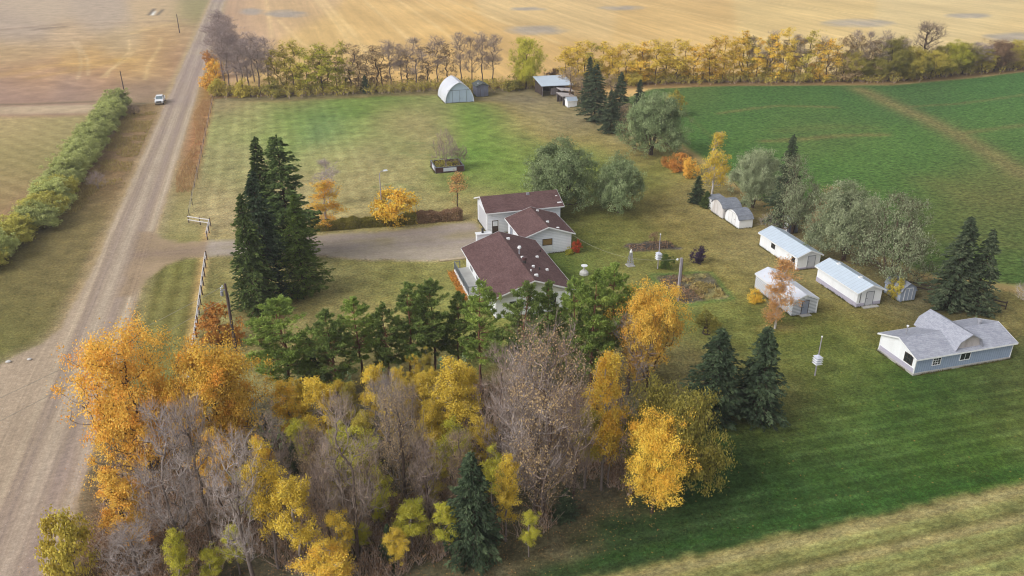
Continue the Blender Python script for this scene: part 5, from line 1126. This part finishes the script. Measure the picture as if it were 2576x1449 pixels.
tree('shrub', 1900, 760, 722, 44, 'gold', 'brown', 'yellow_bush', 'small gold bush at the left wall of the lap-sided shed', 'bush')
tree('shrub', 1674, 677, 640, 44, 'green', 'brown', 'green_bush', 'small green bush beside the tall birdhouse pole', 'bush')
tree('shrub', 1757, 663, 622, 44, 'purple', 'dark', 'purple_bush', 'round dark purple bush in the lawn', 'bush')
tree('thin_tree', 1643, 629, 584, 28, 'brown', 'brown', 'fruit_tree', 'small sparse fruit tree in the upper garden bed', 'sapling')
tree('shrub', 1450, 635, 606, 24, 'red', 'brown', 'red_bush', 'red bush at the right corner of the garage', 'bush')
tree('shrub', 1431, 638, 622, 26, 'lime', 'brown', 'green_bush', 'low yellow-green bush against the garage front wall', 'bush')
# stump with regrowth
u, v = G(1777, 838); sr = root('stump_bush', u, v, 'thick old stump with bushy olive regrowth on the lawn', 'stump')
MB().tube([(u,v,-.02),(u,v,.4),(u+.03,v,1.0),(u,v,1.25)], [.52,.40,.38,.30], 12).build('stump', M['wood_dark'], sr)
for k in range(1):
    tm, cm, h0, w0 = MESH['shrub'][2]
    for nm, me, mt in (('branches', tm, BK['brown']), ('crown', cm, LM['olive'])):
        o = bpy.data.objects.new(nm, me); COL.objects.link(o); o.parent = sr; o.location = (0, 0, .75); s = 74*MPP(u, v)/w0; o.scale = (s, s, 1.0); set_mat(o, mt)
tree('shrub', 560, 868, 776, 112, 'rust', 'dark', 'brown_bush', 'amber-brown bush at the foot of the dark utility pole', 'bush', variant=3)
tree('bare_shrub', 247, 474, 428, 56, 'twig_mauve', 'mauve', 'bare_shrub', 'dark mauve leafless shrub between the shrub belt and the road', 'shrub')
tree('bare_shrub', 338, 290, 262, 36, 'twig_brown', 'brown', 'bare_shrub', 'brown leafless shrub at the far end of the shrub belt', 'shrub')
# the belt of shrubs west of the road
B = [(-38.6+.35*math.sin(i*1.9) - (2.4 if v < 132 else 0) - (1.0 if v < 126 else 0), v) for i, v in enumerate(np.arange(119, 219, 3.7))]
nB = len(B)
for i, (u, v) in enumerate(B):
    k = nB-i      # counted from the far end
    near = v < 152
    plant('belt_shrub', u, v, 3.3+1.2*((i*37) % 10)/10, 7.6 if v < 190 else 7.0, 'belt_yellow' if (near and i % 3 != 1) else 'belt', 'brown', 'belt_shrub', f'{"yellowish" if near and i % 3 != 1 else "grey-green"} shrub, {ORD[k]} from the truck in the belt west of the road', 'shrub', 'belt of shrubs west of the road')
# far windbreak
WB = []
def wbt(kind, x, yb, yt, w_, leaf, bark, name, desc, cat='tree'): WB.append((x, kind, yb, yt, w_, leaf, bark, name, desc, cat))
for x, yb, yt, w_ in [(572,118,40,52),(585,140,56,60),(583,165,70,58),(604,185,84,62),(598,210,96,60),(628,226,100,66),(655,238,106,64),(680,228,92,56),(562,150,34,70),(560,190,50,70),(578,225,80,70),(640,205,84,60),(612,240,110,60),(556,104,26,50),(566,215,66,66)]:
    wbt('bare_poplar', x, yb, yt, w_, 'twig_mauve', 'mauve', 'bare_poplar', 'leafless mauve poplar')
for x, yb, yt, w_ in [(985,224,104,56),(1012,222,112,44),(1048,223,92,60),(1102,218,94,58),(1162,219,84,50),(1188,217,90,46),(1214,216,84,50),(1240,216,90,50)]:
    wbt('bare_poplar', x, yb, yt, w_, 'twig_brown', 'mauve', 'bare_poplar', 'leafless brown poplar')
for x, yb, yt, w_, lf, ds in [(742,236,104,72,'olive_yellow','olive-yellow'),(700,236,112,52,'olive_yellow','olive-yellow'),(812,233,108,70,'lime','yellow-green'),(848,232,116,56,'lime','yellow-green'),(775,236,120,54,'lime','yellow-green')]:
    wbt('poplar', x, yb, yt, w_, lf, 'brown', 'poplar_tree', f'{ds} leafy poplar')
for x, yb, yt, w_ in [(886,231,110,72),(948,226,116,60)]: wbt('thin_poplar', x, yb, yt, w_, 'tan', 'brown', 'thin_poplar', 'sparse tan poplar')
wbt('dense_spruce', 920, 234, 188, 30, 'dark_spruce', 'dark', 'young_spruce', 'small dark spruce')
wbt('round_tree', 1323, 223, 102, 80, 'lime', 'brown', 'poplar_tree', 'broad yellow-green poplar')
for x, yb, yt, w_, lf in [(1420,212,108,66,'yellow'),(1452,211,104,62,'yellow'),(1492,210,106,64,'olive_yellow'),(1530,210,106,58,'yellow'),(1572,210,108,64,'yellow'),(1612,210,106,70,'gold'),(1648,209,98,72,'yellow'),(1700,208,96,76,'yellow'),(1745,208,102,60,'gold'),(1784,207,94,64,'gold'),(1815,207,90,54,'gold')]:
    wbt('poplar', x, yb, yt, w_, lf, 'brown', 'poplar_tree', {'yellow':'yellow leafy poplar','gold':'golden leafy poplar','olive_yellow':'olive-yellow leafy poplar'}[lf])
for x, yb, yt, w_, lf in [(1862,206,76,62,'gold'),(1900,206,92,46,'gold'),(1942,206,68,58,'gold'),(1972,206,72,52,'yellow'),(2026,206,78,62,'olive_yellow'),(2075,206,96,62,'gold'),(2118,205,84,56,'tan'),(2150,205,90,46,'tan'),(2190,203,86,60,'tan')]:
    wbt('poplar', x, yb, yt, w_, lf, 'brown', 'poplar_tree', {'gold':'golden leafy poplar','yellow':'yellow leafy poplar','olive_yellow':'olive-yellow leafy poplar','tan':'tan thin-leaved poplar'}[lf])
for x, yb, yt, w_, lf in [(2232,203,94,86,'olive'),(2280,202,122,78,'olive_yellow'),(2340,198,128,76,'olive_yellow'),(2392,192,104,70,'lime'),(2500,180,100,74,'brown'),(2548,174,104,60,'olive_yellow'),(2580,172,110,60,'olive')]:
    wbt('round_tree', x, yb, yt, w_, lf, 'brown', 'leafy_tree', {'olive':'dull olive bushy tree','olive_yellow':'olive-yellow bushy tree','lime':'yellow-green bushy tree','brown':'brown-leaved bushy tree'}[lf])
wbt('bare_tree', 2312, 196, 60, 110, 'twig_brown', 'brown', 'bare_tree', 'tall rounded leafless tree')
for x, yb, yt, w_ in [(2440,187,106,56),(2466,184,112,44)]: wbt('bare_poplar', x, yb, yt, w_, 'twig_mauve', 'mauve', 'bare_poplar', 'leafless grey poplar')
rw = random.Random(77)
for x in (720,760,795,830,866): wbt('poplar', x+rw.uniform(-6,6), 229, 112+rw.uniform(-6,10), 50, rw.choice(['olive_yellow','lime']), 'brown', 'poplar_tree', 'x')
for x in (905,925,965,1030,1075,1130): wbt('thin_poplar', x+rw.uniform(-5,5), 217, 118+rw.uniform(-8,14), 52, 'tan', 'brown', 'thin_poplar', 'sparse tan poplar')
for x in (1475,1512,1550,1592,1630,1676,1722,1764,1800,1842,1880,1922,1958,2000,2050,2098): wbt('poplar', x+rw.uniform(-6,6), 203, 104+rw.uniform(-14,12)-(14 if x > 1830 else 0), 54, rw.choice(['yellow','gold','olive_yellow','yellow'] if x < 1850 else ['gold','yellow','olive_yellow','tan']), 'brown', 'poplar_tree', 'x')
for x in (1888,1930,1990,2010,2060,2140,2170,2210,2255): wbt('bare_poplar', x, 204, 86+rw.uniform(-8,14), 40, 'twig_brown', 'mauve', 'bare_poplar', 'leafless slender poplar')
for x in (2135,2165,2205,2262,2305,2365,2420,2470,2525): wbt('round_tree', x, 204-max(0,(x-2250)*.1), 132+rw.uniform(-10,12)-max(0,(x-2250)*.06), 62, rw.choice(['olive','olive_yellow','tan']), 'brown', 'leafy_tree', 'x')
DS = {'gold':'golden leafy poplar','amber':'amber leafy poplar','olive_yellow':'olive-yellow leafy poplar','tan':'tan thin-leaved poplar','yellow':'yellow leafy poplar','lime':'yellow-green leafy poplar'}
DR = {'olive':'dull olive bushy tree','olive_yellow':'olive-yellow bushy tree','tan':'tan bushy tree'}
WB = [q if q[8] != 'x' else q[:8] + ((DR if q[1] == 'round_tree' else DS)[q[5]], q[9]) for q in WB]
from collections import Counter
tot = Counter(q[8] for q in WB); seen = Counter()
for (x, kind, yb, yt, w_, leaf, bark, name, desc, cat) in sorted(WB, key=lambda q: q[0]):
    seen[desc] += 1; lab = f'{desc} in the far windbreak' if tot[desc] == 1 else f'{desc}, {ORD[seen[desc]]} from the road in the far windbreak'
    tree(kind, x, yb, yt, w_, leaf, bark, name, lab, cat, 'trees of the far windbreak')
# low colour at the foot of the windbreak by the road
for i, (x, y, yt, w_, lf, l) in enumerate([(530,226,186,46,'orange','orange bush beside the road at the windbreak corner'),(548,240,200,50,'olive_yellow','yellow bush at the windbreak corner by the lawn'),(612,242,194,56,'olive_yellow','yellow bush at the foot of the leafless mauve poplars'),(690,244,206,50,'olive','olive bush at the foot of the windbreak behind the north lawn'),(528,166,128,40,'rust','rust bush by the road below the leafless poplars'),(545,196,150,44,'amber','amber bush by the road above the windbreak corner'),(1290,226,188,60,'olive','dull green bush between grey board shed and pole shed'),(1392,210,176,46,'brown','brown bush behind the pole shed roof'),(1600,214,184,50,'olive_yellow','olive-yellow bush in front of the windbreak by the crop')]):
    tree('shrub', x, y, yt, w_, lf, 'brown', 'roadside_bush' if x < 600 else 'windbreak_bush', l, 'bush')
# spruces and brush by the open sheds
for x, yb, yt, w_, l in [(1480,272,142,48,'slender rear spruce behind the tiny white shed'),(1495,305,161,76,'largest dark spruce right of the tiny white shed'),(1557,304,180,60,'tall spruce between the largest spruce and the big grey willow'),(1534,334,226,56,'shorter front spruce at the lawn edge left of the big grey willow'),(1604,312,200,50,'spruce half hidden behind the big grey willow')]:
    tree('spruce', x, yb, yt, w_, 'far_spruce', 'dark', 'spruce_tree', l, group='spruces by the open sheds')
for x, yb, yt, w_, l in [(1432,258,168,66,'pinkish leafless brush over the pole shed roof'),(1462,268,196,52,'pinkish leafless brush left of the largest far spruce'),(1533,262,188,50,'pinkish leafless brush between the far spruces'),(1570,330,262,44,'greyish leafless brush at the foot of the far spruces')]:
    tree('thin_tree', x, yb, yt, w_, 'tan', 'mauve', 'leafless_brush', l, 'shrub', 'leafless brush by the open sheds')

# pine row in front of the house
PN = [(728,1000,757,140,'pine'),(848,1000,775,98,'pine_dark'),(914,965,746,86,'pine'),(979,970,764,80,'pine_dark'),(1034,955,711,94,'pine_dark'),(1094,940,707,94,'pine_dark'),(1155,930,736,68,'pine_dark'),(1212,993,710,92,'pine'),(1318,1000,704,112,'pine_dark'),(1375,965,702,86,'pine_dark'),(1434,985,702,86,'pine'),(1485,992,682,92,'pine'),(1534,960,661,100,'pine')]
for i, (x, yb, yt, w_, lf) in enumerate(PN):
    tree('pine', x, yb, yt, w_, lf, 'pine', 'pine_tree', f'pine tree, {ORD[i+1]} from the left in the row before the house', group='pine row before the house')
tree('dense_spruce', 790, 978, 850, 74, 'dark_spruce', 'dark', 'young_spruce', 'dark young spruce between the first two pines')
tree('dense_spruce', 1790, 1054, 826, 168, 'dark_spruce', 'dark', 'spruce_tree', 'left of the paired dense spruces on the near lawn', group='paired spruces on the near lawn')
tree('dense_spruce', 1900, 1048, 822, 158, 'dark_spruce', 'dark', 'spruce_tree', 'right of the paired dense spruces on the near lawn', group='paired spruces on the near lawn')
# big cottonwoods right of the pine row
tree('bare_tree', 1578, 992, 782, 160, 'twig_grey', 'grey', 'bare_cottonwood', 'leafless pale cottonwood with forked trunk beside the gold-topped tree')
tree('round_tree', 1625, 985, 716, 150, 'amber', 'brown', 'cottonwood_tree', 'tall gold and orange topped cottonwood right of the pine row')
# front grove
for x, yb, yt, w_, lf, bk, l in [(705,1300,1060,130,'twig_brown','grey','leafless brownish tree left of the slim dark spruce'),(985,1195,955,130,'twig_grey','grey','leafless tree behind the pinkish half-bare tree'),(1085,1335,1120,124,'twig_brown','mauve','leafless brown tree left of the biggest front spruce'),(1262,1240,890,150,'twig_brown','mauve','leafless brown tree left of the biggest cottonwood'),(835,1405,1180,130,'twig_brown','mauve','leafless brown tree behind the bottom golden aspen'),(1440,1270,1010,120,'twig_brown','mauve','leafless brown tree right of the biggest cottonwood')]:
    tree('bare_tree', x, yb, yt, w_, lf, bk, 'bare_tree', l, group='leafless trees of the front grove')
for x, yb, yt, w_, l in [(940,1330,1140,110,'tan-leaved thin tree in the middle of the grove'),(800,1290,1080,110,'tan-leaved thin tree left of the long leaning trunk'),(1160,1300,1090,100,'tan-leaved thin tree behind the biggest front spruce'),(640,1250,1090,100,'tan-leaved thin tree below the amber orange tree'),(1320,1150,930,120,'tan-leaved thin tree behind the biggest cottonwood')]:
    tree('tatter_tree', x, yb, yt, w_, 'tan', 'mauve', 'thin_tree', l, group='leafless trees of the front grove')
tree('round_tree', 388, 1208, 848, 228, 'orange', 'brown', 'orange_tree', 'largest bright orange tree beside the gravel road', group='orange trees by the road')
tree('round_tree', 568, 1172, 858, 226, 'amber', 'brown', 'orange_tree', 'amber orange tree below the dark utility pole', group='orange trees by the road')
tree('aspen', 335, 1400, 1190, 120, 'orange', 'brown', 'orange_tree', 'smaller orange tree at the road edge below the largest one', group='orange trees by the road')
tree('aspen', 560, 1290, 1085, 100, 'amber', 'brown', 'orange_tree', 'small amber tree behind the leafless grey trees', group='orange trees by the road')
tree('shrub', 190, 1465, 1300, 130, 'olive_yellow', 'brown', 'yellow_bush', 'yellow bush at the lower left beside the gravel road', 'bush')
for x, yb, yt, w_, lf, bk, l in [(462,1400,1040,196,'twig_grey','pale','widest leafless grey tree in front of the orange trees'),(537,1388,1018,150,'twig_grey','grey','leafless grey tree with dark straight trunk below the amber tree'),(640,1465,1120,190,'twig_grey','pale','leafless grey tree left of the lower yellow aspens'),(900,1412,1010,170,'twig_brown','grey','leafless tree with long leaning trunk in the middle of the grove'),(360,1480,1330,170,'twig_grey','pale','low tangle of pale leafless branches at the bottom left')]:
    tree('bare_tree', x, yb, yt, w_, lf, bk, 'bare_tree', l, group='leafless trees of the front grove')
tree('tatter_tree', 1360, 1306, 832, 236, 'tan', 'mauve', 'bare_cottonwood', 'biggest grey-brown cottonwood with few tan leaves in the grove', group='leafless trees of the front grove')
tree('bare_tree', 1345, 1300, 900, 220, 'twig_grey', 'grey', 'bare_cottonwood', 'leafless pale cottonwood just left of the golden aspen column', group='leafless trees of the front grove')
tree('tatter_tree', 1022, 1295, 985, 150, 'tan', 'grey', 'bare_tree', 'pinkish tan half-bare tree in the middle of the grove', group='leafless trees of the front grove')
AS = [(742,1125,962,82,'gold'),(815,1150,956,80,'yellow'),(890,1100,966,56,'olive_yellow'),(950,1112,928,70,'yellow'),(1010,1045,928,54,'yellow'),(1043,990,894,34,'yellow'),(1065,1092,944,64,'yellow'),(1143,1168,912,104,'yellow'),(1077,985,872,28,'olive_yellow'),(1140,1232,1054,78,'lime'),(1211,1228,1054,76,'yellow'),(905,1262,1078,112,'lime'),(700,1430,1112,92,'yellow'),(765,1470,1216,100,'yellow'),(820,1500,1368,110,'gold'),(540,1470,1388,60,'lime'),(1038,1392,1272,86,'lime'),(1272,1362,1150,66,'yellow'),(1180,1120,930,60,'yellow'),(910,1385,1320,46,'lime'),(850,1290,1130,60,'olive_yellow'),(1100,1290,1165,60,'olive_yellow'),(1512,1232,896,96,'gold'),(1528,1225,985,62,'gold'),(1470,1228,1040,80,'olive_yellow'),(1495,1120,900,60,'gold'),(862,1062,962,48,'yellow'),(925,1185,1040,58,'olive_yellow'),(985,1150,1005,56,'yellow'),(1022,1100,958,46,'yellow'),(1092,1062,930,52,'yellow'),(1166,1052,915,56,'yellow'),(1120,1145,970,80,'yellow'),(680,1290,1108,66,'gold'),(604,1445,1330,60,'lime'),(775,1090,950,46,'yellow'),(1240,1300,1120,52,'lime'),(462,1490,1340,60,'lime'),(860,1440,1290,70,'yellow'),(955,1330,1190,66,'lime'),(1002,1440,1330,60,'yellow'),(640,1330,1180,60,'lime'),(1122,1400,1270,60,'lime'),(1330,1400,1290,46,'lime'),(1090,1180,1010,72,'yellow'),(1180,1262,1100,60,'lime'),(872,1180,1060,60,'lime'),(762,1180,1060,60,'lime')]
AN = {'gold':'golden aspen','yellow':'yellow aspen','olive_yellow':'olive-yellow aspen','lime':'yellow-green aspen'}
tc_ = Counter(AN[a[4]] for a in AS); sc_ = Counter()
for (x, yb, yt, w_, lf) in sorted(AS, key=lambda a: a[0]):
    d = AN[lf]; sc_[d] += 1
    tree('aspen', x, yb, yt, w_*1.1, lf, 'pale', 'aspen_tree', f'{d}, {ORD[sc_[d]]} of its colour from the left in the front grove', group='aspens of the front grove')
tree('round_tree', 1640, 1290, 1046, 160, 'gold', 'brown', 'yellow_tree', 'bright golden yellow round tree at the right front of the grove', variant=1)
tree('willow', 1690, 1228, 958, 236, 'olive', 'brown', 'willow_tree', 'large olive willow behind the bright golden tree')
for x, yb, yt, w_, l in [(1190,1398,1138,166,'biggest dark spruce at the front of the grove'),(1422,1306,1228,66,'small dark spruce right of the biggest cottonwood'),(982,1424,1318,58,'slim dark spruce at the bottom edge of the grove'),(748,1222,1108,48,'slim dark spruce between the yellow aspens on the left'),(672,1120,1040,46,'dark young spruce beside the amber orange tree'),(905,1240,1170,40,'small spruce under the pinkish half-bare tree')]:
    tree('dense_spruce', x, yb, yt, w_, 'dark_spruce', 'dark', 'young_spruce' if w_ < 100 else 'spruce_tree', l, group='spruces of the front grove')
for i, (x, yb, yt) in enumerate([(728,1010,934),(762,1020,930),(787,1015,936),(820,1010,932),(870,1015,940),(885,1020,936),(963,985,905),(1005,975,912),(1110,980,898),(1170,990,890),(668,1150,1060),(690,1150,1080),(712,1155,1075),(745,1070,990)]):
    tree('sapling', x, yb, yt, 15, 'mint', 'brown', 'poplar_sapling', f'pale green poplar sapling, {ORD[1+sorted([728,762,787,820,870,885,963,1005,1110,1170,668,690,712,745]).index(x)]} from the left in the front grove', 'sapling', 'pale saplings of the front grove')

# clipped hedge beside the driveway
def hedge(name, u0, v0, u1, v1, wd, hg, leaf, label, n, seed):
    rng = np.random.default_rng(seed); t = rng.uniform(0, 1, n); s = rng.uniform(-1, 1, n); z = rng.uniform(0, 1, n)
    side = rng.random(n) < .55; s = np.where(side, np.sign(s)*(1-.12*rng.random(n)), s); z = np.where(side, z, 1-.1*rng.random(n))
    L = math.hypot(u1-u0, v1-v0); nx, ny = -(v1-v0)/L, (u1-u0)/L
    bul = 1+.12*np.sin(t*L*1.3)+.08*np.sin(t*L*3.1)
    P = np.stack([(u1-u0)*t + nx*s*wd/2*bul, (v1-v0)*t + ny*s*wd/2*bul, .05+z*hg*bul], 1) + rng.normal(size=(n, 3))*.05
    V_, F_ = leaf_quads(rng, P, rng.uniform(.09, .2, n), 1.3, .3); r = root(name, u0, v0, label, 'hedge')
    link_mesh('foliage', np_mesh('hedge_leaves', V_, F_, {'tint': np.repeat(np.clip(rng.normal(size=n)*.2+.5, 0, 1), 4)}), LM[leaf], r)
    sg = MB()
    for i in range(int(L/.5)):
        q = (i+.5)/int(L/.5); x, y = u0+(u1-u0)*q, v0+(v1-v0)*q
        sg.tube([(x,y,0),(x+rng.normal()*.1,y+rng.normal()*.1,hg*.9)], [.035,.015], 5)
    sg.build('stems', M['wood_dark'], r); return r
hedge('clipped_hedge', 2.4, 121.0, 18.6, 120.0, 1.5, 1.35, 'olive', 'olive-green half of the clipped hedge along the driveway', 16000, 1)
hedge('clipped_hedge', 18.8, 120.0, 26.0, 119.7, 1.6, 1.45, 'brown', 'brown leafless half of the clipped hedge along the driveway', 9000, 2)

# ------------------------------------------------------------------ uncountable stuff: dry grass, brush, litter, flowers
def blades(name, rng, P, hgt, wid, leaf, label, lean=.35, cat=None):
    n = len(P); a = rng.uniform(0, 6.283, n); d = np.stack([np.cos(a), np.sin(a), np.zeros(n)], 1)
    h = hgt*rng.uniform(.5, 1.3, n); tip = P + np.stack([rng.normal(size=n)*lean*h, rng.normal(size=n)*lean*h, h], 1)
    wv = d*(wid*rng.uniform(.6, 1.4, n))[:, None]
    V_ = np.stack([P-wv, P+wv, tip], 1).reshape(-1, 3); F_ = np.arange(3*n).reshape(-1, 3)
    o = link_mesh(name, np_mesh(name, V_, F_, {'tint': np.repeat(rng.uniform(0, 1, n), 3)}), LM[leaf]); return tag(o, label, 'grass' if cat is None else cat, None, 'stuff')
LM['dry'] = leafmat('dry_grass_blades', [(150,118,84),(168,138,100),(184,158,116)], .3); LM['straw'] = leafmat('straw_blades', [(128,114,70),(152,136,86),(176,158,106)], .3)
LM['litter'] = leafmat('fallen_leaves', [(120,84,56),(150,104,64),(184,146,84),(140,110,72)], .2)
rg = np.random.default_rng(9)
n = 9000; u = rg.uniform(-20.2, -16.5, n); v = rg.uniform(146, 222, n); keep = (u > -19.0-.8*np.sin(v*.13)) & (vn(u, v, .35, 5, 2) > .30)
blades('dry_grass', rg, np.stack([u, v, np.zeros(n)], 1)[keep], .55, .035, 'dry', 'rust-coloured dry grass in the ditch along the wire fence')
n = 16000; u = np.concatenate([rg.uniform(-35.5, -28.5, n)]); v = rg.uniform(140, 216, n); keep = vn(u, v, .2, 8, 3) > .5
blades('dry_grass', rg, np.stack([u, v, np.zeros(n)], 1)[keep], .45, .03, 'straw', 'rough dead grass on the verge between shrub belt and road')
# brush under the windbreak
WL = [(-16,229),(0,222.5),(42,219),(60,215.8),(108,210),(141,202),(165,196),(193,198.5),(224,203)]
def brush(name, rng, base, n_st, hgt, leafm, barkm, label, leaves=3, lsize=.12, cat='undergrowth'):
    m_ = len(base); H_ = hgt*rng.uniform(.4, 1.25, m_); P0, P1 = [], []
    for _ in range(n_st):
        a = rng.normal(size=(m_, 2))*.28*H_[:, None]; P0.append(base + np.concatenate([rng.normal(size=(m_, 2))*.1, np.zeros((m_, 1))], 1)); P1.append(base + np.concatenate([a, (H_*rng.uniform(.6, 1, m_))[:, None]], 1))
    P0 = np.concatenate(P0); P1 = np.concatenate(P1); Vt, Ft = tubes(P0, P1, np.full(len(P0), .016), np.full(len(P0), .006), 3)
    t1 = np.repeat(rng.uniform(0, 1, len(P0)), 6)
    q = np.repeat(np.arange(len(P0)), leaves); P = P0[q] + (P1[q]-P0[q])*rng.uniform(.3, 1.05, (len(q), 1)) + rng.normal(size=(len(q), 3))*.12; P[:, 2] = np.maximum(P[:, 2], .05)
    Vl, Fl = leaf_quads(rng, P, lsize*rng.uniform(.6, 1.4, len(P)), 1.3, .3)
    me = np_mesh(name, np.concatenate([Vt, Vl]), [Ft, Fl+len(Vt)], {'tint': np.concatenate([t1, np.repeat(rng.uniform(0, 1, len(P)), 4)])})
    me.materials.append(LM[barkm]); me.materials.append(LM[leafm]); mi = np.zeros(len(me.polygons), np.int32); mi[len(Ft):] = 1; me.polygons.foreach_set('material_index', mi)
    return tag(link_mesh(name, me), label, cat, None, 'stuff')
b = []
for (x0, y0), (x1, y1) in zip(WL[:-1], WL[1:]):
    k = int(math.hypot(x1-x0, y1-y0)*8); t = rg.uniform(0, 1, k); b.append(np.stack([x0+(x1-x0)*t + rg.normal(size=k)*.5, y0+(y1-y0)*t + rg.normal(size=k)*2.0, np.zeros(k)], 1))
b = np.concatenate(b)
brush('underbrush', rg, b, 6, 2.4, 'olive_yellow', 'twig_brown', 'low olive and brown brush along the foot of the far windbreak', 5, .26)
GP = PG([(300,1160),(600,1060),(760,1000),(960,970),(1180,970),(1400,985),(1540,1000),(1600,1060),(1640,1190),(1560,1270),(1430,1320),(1300,1360),(1050,1430),(900,1500),(300,1560),(210,1400)])
gx = rg.uniform(min(p[0] for p in GP), max(p[0] for p in GP), 9000); gy = rg.uniform(min(p[1] for p in GP), max(p[1] for p in GP), 9000)
ok = (sd_poly(GP, gx, gy) > 0) & (vn(gx, gy, .18, 31, 3) > .42); b = np.stack([gx[ok], gy[ok], np.zeros(ok.sum())], 1)[:3600]
brush('underbrush', rg, b, 6, 1.8, 'brown', 'twig_brown', 'brown twiggy undergrowth beneath the front grove', 3, .12)
# fallen leaves lying under the grove and spilling onto lawn and road
gx = rg.uniform(-24, 46, 90000); gy = rg.uniform(38, 92, 90000); sdv = sd_poly(GP, gx, gy); pr_ = np.clip(1.0+sdv/5.0, 0.006, 1)*(.35+.65*vn(gx, gy, .3, 41, 3)); ok = (rg.random(90000) < pr_*.55) & (gy > 42.8)
P = np.stack([gx[ok], gy[ok], .02+.02*rg.random(ok.sum())], 1); V_, F_ = leaf_quads(rg, P, rg.uniform(.04, .10, len(P)), 1.2, 4.0)
tag(link_mesh('fallen_leaves', np_mesh('fallen_leaves', V_, F_, {'tint': np.repeat(rg.uniform(0, 1, len(P)), 4)}), LM['litter']), 'fallen tan and brown leaves scattered under the front grove', 'leaves', None, 'stuff')
# garden plants and planter weeds, flowers along the deck
def patch(name, n, x0, x1, y0, y1, z, hg, leaf, label, cat, size=.14, pred=None):
    P = np.stack([rg.uniform(x0, x1, n), rg.uniform(y0, y1, n), z + hg*rg.random(n)**1.5], 1); k = vn(P[:, 0], P[:, 1], .8, 51, 3) > .42
    if pred is not None: k &= pred(P)
    P = P[k]; V_, F_ = leaf_quads(rg, P, rg.uniform(.5, 1.4, len(P))*size, 1.6, .5)
    return tag(link_mesh(name, np_mesh(name, V_, F_, {'tint': np.repeat(rg.uniform(0, 1, len(P)), 4)}), LM[leaf]), label, cat, None, 'stuff')
patch('planter_weeds', 1600, 26.8, 31.8, 144.6, 149.2, .72, .5, 'olive', 'weedy olive plants filling the planter box', 'weeds', .16)
patch('garden_plants', 2600, 49, 52.6, 82.7, 88.9, .02, .3, 'straw', 'withered straw-yellow plants in the lower garden bed', 'plants', .16)
patch('garden_plants', 1500, 46.4, 50, 82.6, 90.3, .02, .3, 'brown', 'withered brown plants in the left half of the lower garden bed', 'plants', .14)
patch('garden_plants', 900, 46.8, 53.6, 99.4, 102.2, .02, .25, 'brown', 'withered brown plants in the upper garden bed', 'plants', .13)
P_ = patch('orange_flowers', 2600, 19.35, 20.2, 90.6, 100.2, .02, .55, 'rust', 'strip of orange flowers along the white deck skirt', 'flowers', .12)
# dark grass added along walls as contact shade, and tufts in the near lawn
LM['turf'] = leafmat('turf_blades', [(58,76,34),(78,92,44),(104,106,58)], .3, 1.0); LM['wall_shade'] = leafmat('wall_shade_blades', [(76,80,42),(100,98,56),(128,116,72)], .3, 1.0)
per = []
for x0, x1, y0, y1 in [(65.8,69.5,87.3,96.8),(66.4,70.0,75.35,83.7),(57.3,60.75,75.5,84.0),(66.3,68.8,103.5,107.8),(66.1,69.3,108.2,114.3),(72.5,74.2,99.5,101.2),(72.8,75.0,75.1,78.2),(61.9,74.8,59.8,65.5),(40.2,47.6,201.1,210.4),(49.6,52.7,206.1,210.4),(31.0,38.4,102.4,110.2),(28.4,39.9,112.1,118.7),(22.3,31.9,84.9,100.5),(26.6,32.0,144.4,149.4),(68.3,70.8,188.4,190.5)]:
    for (ax, ay, bx, by) in ((x0,y0,x1,y0),(x1,y0,x1,y1),(x1,y1,x0,y1),(x0,y1,x0,y0)):
        k = int(math.hypot(bx-ax, by-ay)*70); t = rg.uniform(0, 1, k); L = math.hypot(bx-ax, by-ay); off = np.abs(rg.normal(size=k))*.12 + .02
        per.append(np.stack([ax+(bx-ax)*t + (by-ay)/L*off, ay+(by-ay)*t - (bx-ax)/L*off, np.zeros(k)], 1))
per = np.concatenate(per); per = per[vn(per[:, 0], per[:, 1], .7, 61, 2) > .34]
blades('wall_shade_grass', rg, per, .22, .02, 'wall_shade', 'grass added as contact shade along the walls of house and sheds')
n = 70000; u = rg.uniform(18, 78, n); v = 43 + 36*rg.random(n)**1.4; k = (sd_poly(GP, u, v) < 0) & (vn(u, v, .9, 71, 3) > .4) & ~((u > 61.5) & (u < 75.2) & (v > 59.4) & (v < 66))
blades('lawn_tufts', rg, np.stack([u, v, np.zeros(n)], 1)[k], .09, .02, 'turf', 'short tufts of grass in the near lawn', .5)
# boulders at the side road corner
for x, y, s, l in [(21,918,.24,'rounded pale boulder nearest the side track corner'),(74,912,.2,'flat pale boulder on the grass by the side track')]:
    u, v = G(x, y-6); bm = bmesh.new(); bmesh.ops.create_icosphere(bm, subdivisions=2, radius=s)
    for q in bm.verts: q.co = Vector((q.co.x*1.3, q.co.y, max(q.co.z*.6, -.12)))*(1+.12*math.sin(q.co.x*9+q.co.y*7))
    me = bpy.data.meshes.new('boulder'); bm.to_mesh(me); bm.free(); o = link_mesh('boulder', me, M['stone']); o.location = (u, v, .12); tag(o, l, 'boulder')

# ------------------------------------------------------------------ thin autumn haze over the whole scene
hz = MB().box(-4200, 4200, -4200, 4200, -1.3, 60).build('haze', None)
tag(hz, 'thin pale haze lying over the farmland', None, None, 'stuff')
hm = bpy.data.materials.new('haze_air'); hm.use_nodes = True; ht = hm.node_tree; ht.nodes.clear()
ho = ht.nodes.new('ShaderNodeOutputMaterial'); hv = ht.nodes.new('ShaderNodeVolumePrincipled')
hv.inputs['Color'].default_value = (.93, .93, .96, 1); hv.inputs['Density'].default_value = 0.0003; hv.inputs['Anisotropy'].default_value = 0.2
ht.links.new(hv.outputs[0], ho.inputs['Volume']); hz.data.materials.clear(); hz.data.materials.append(hm)
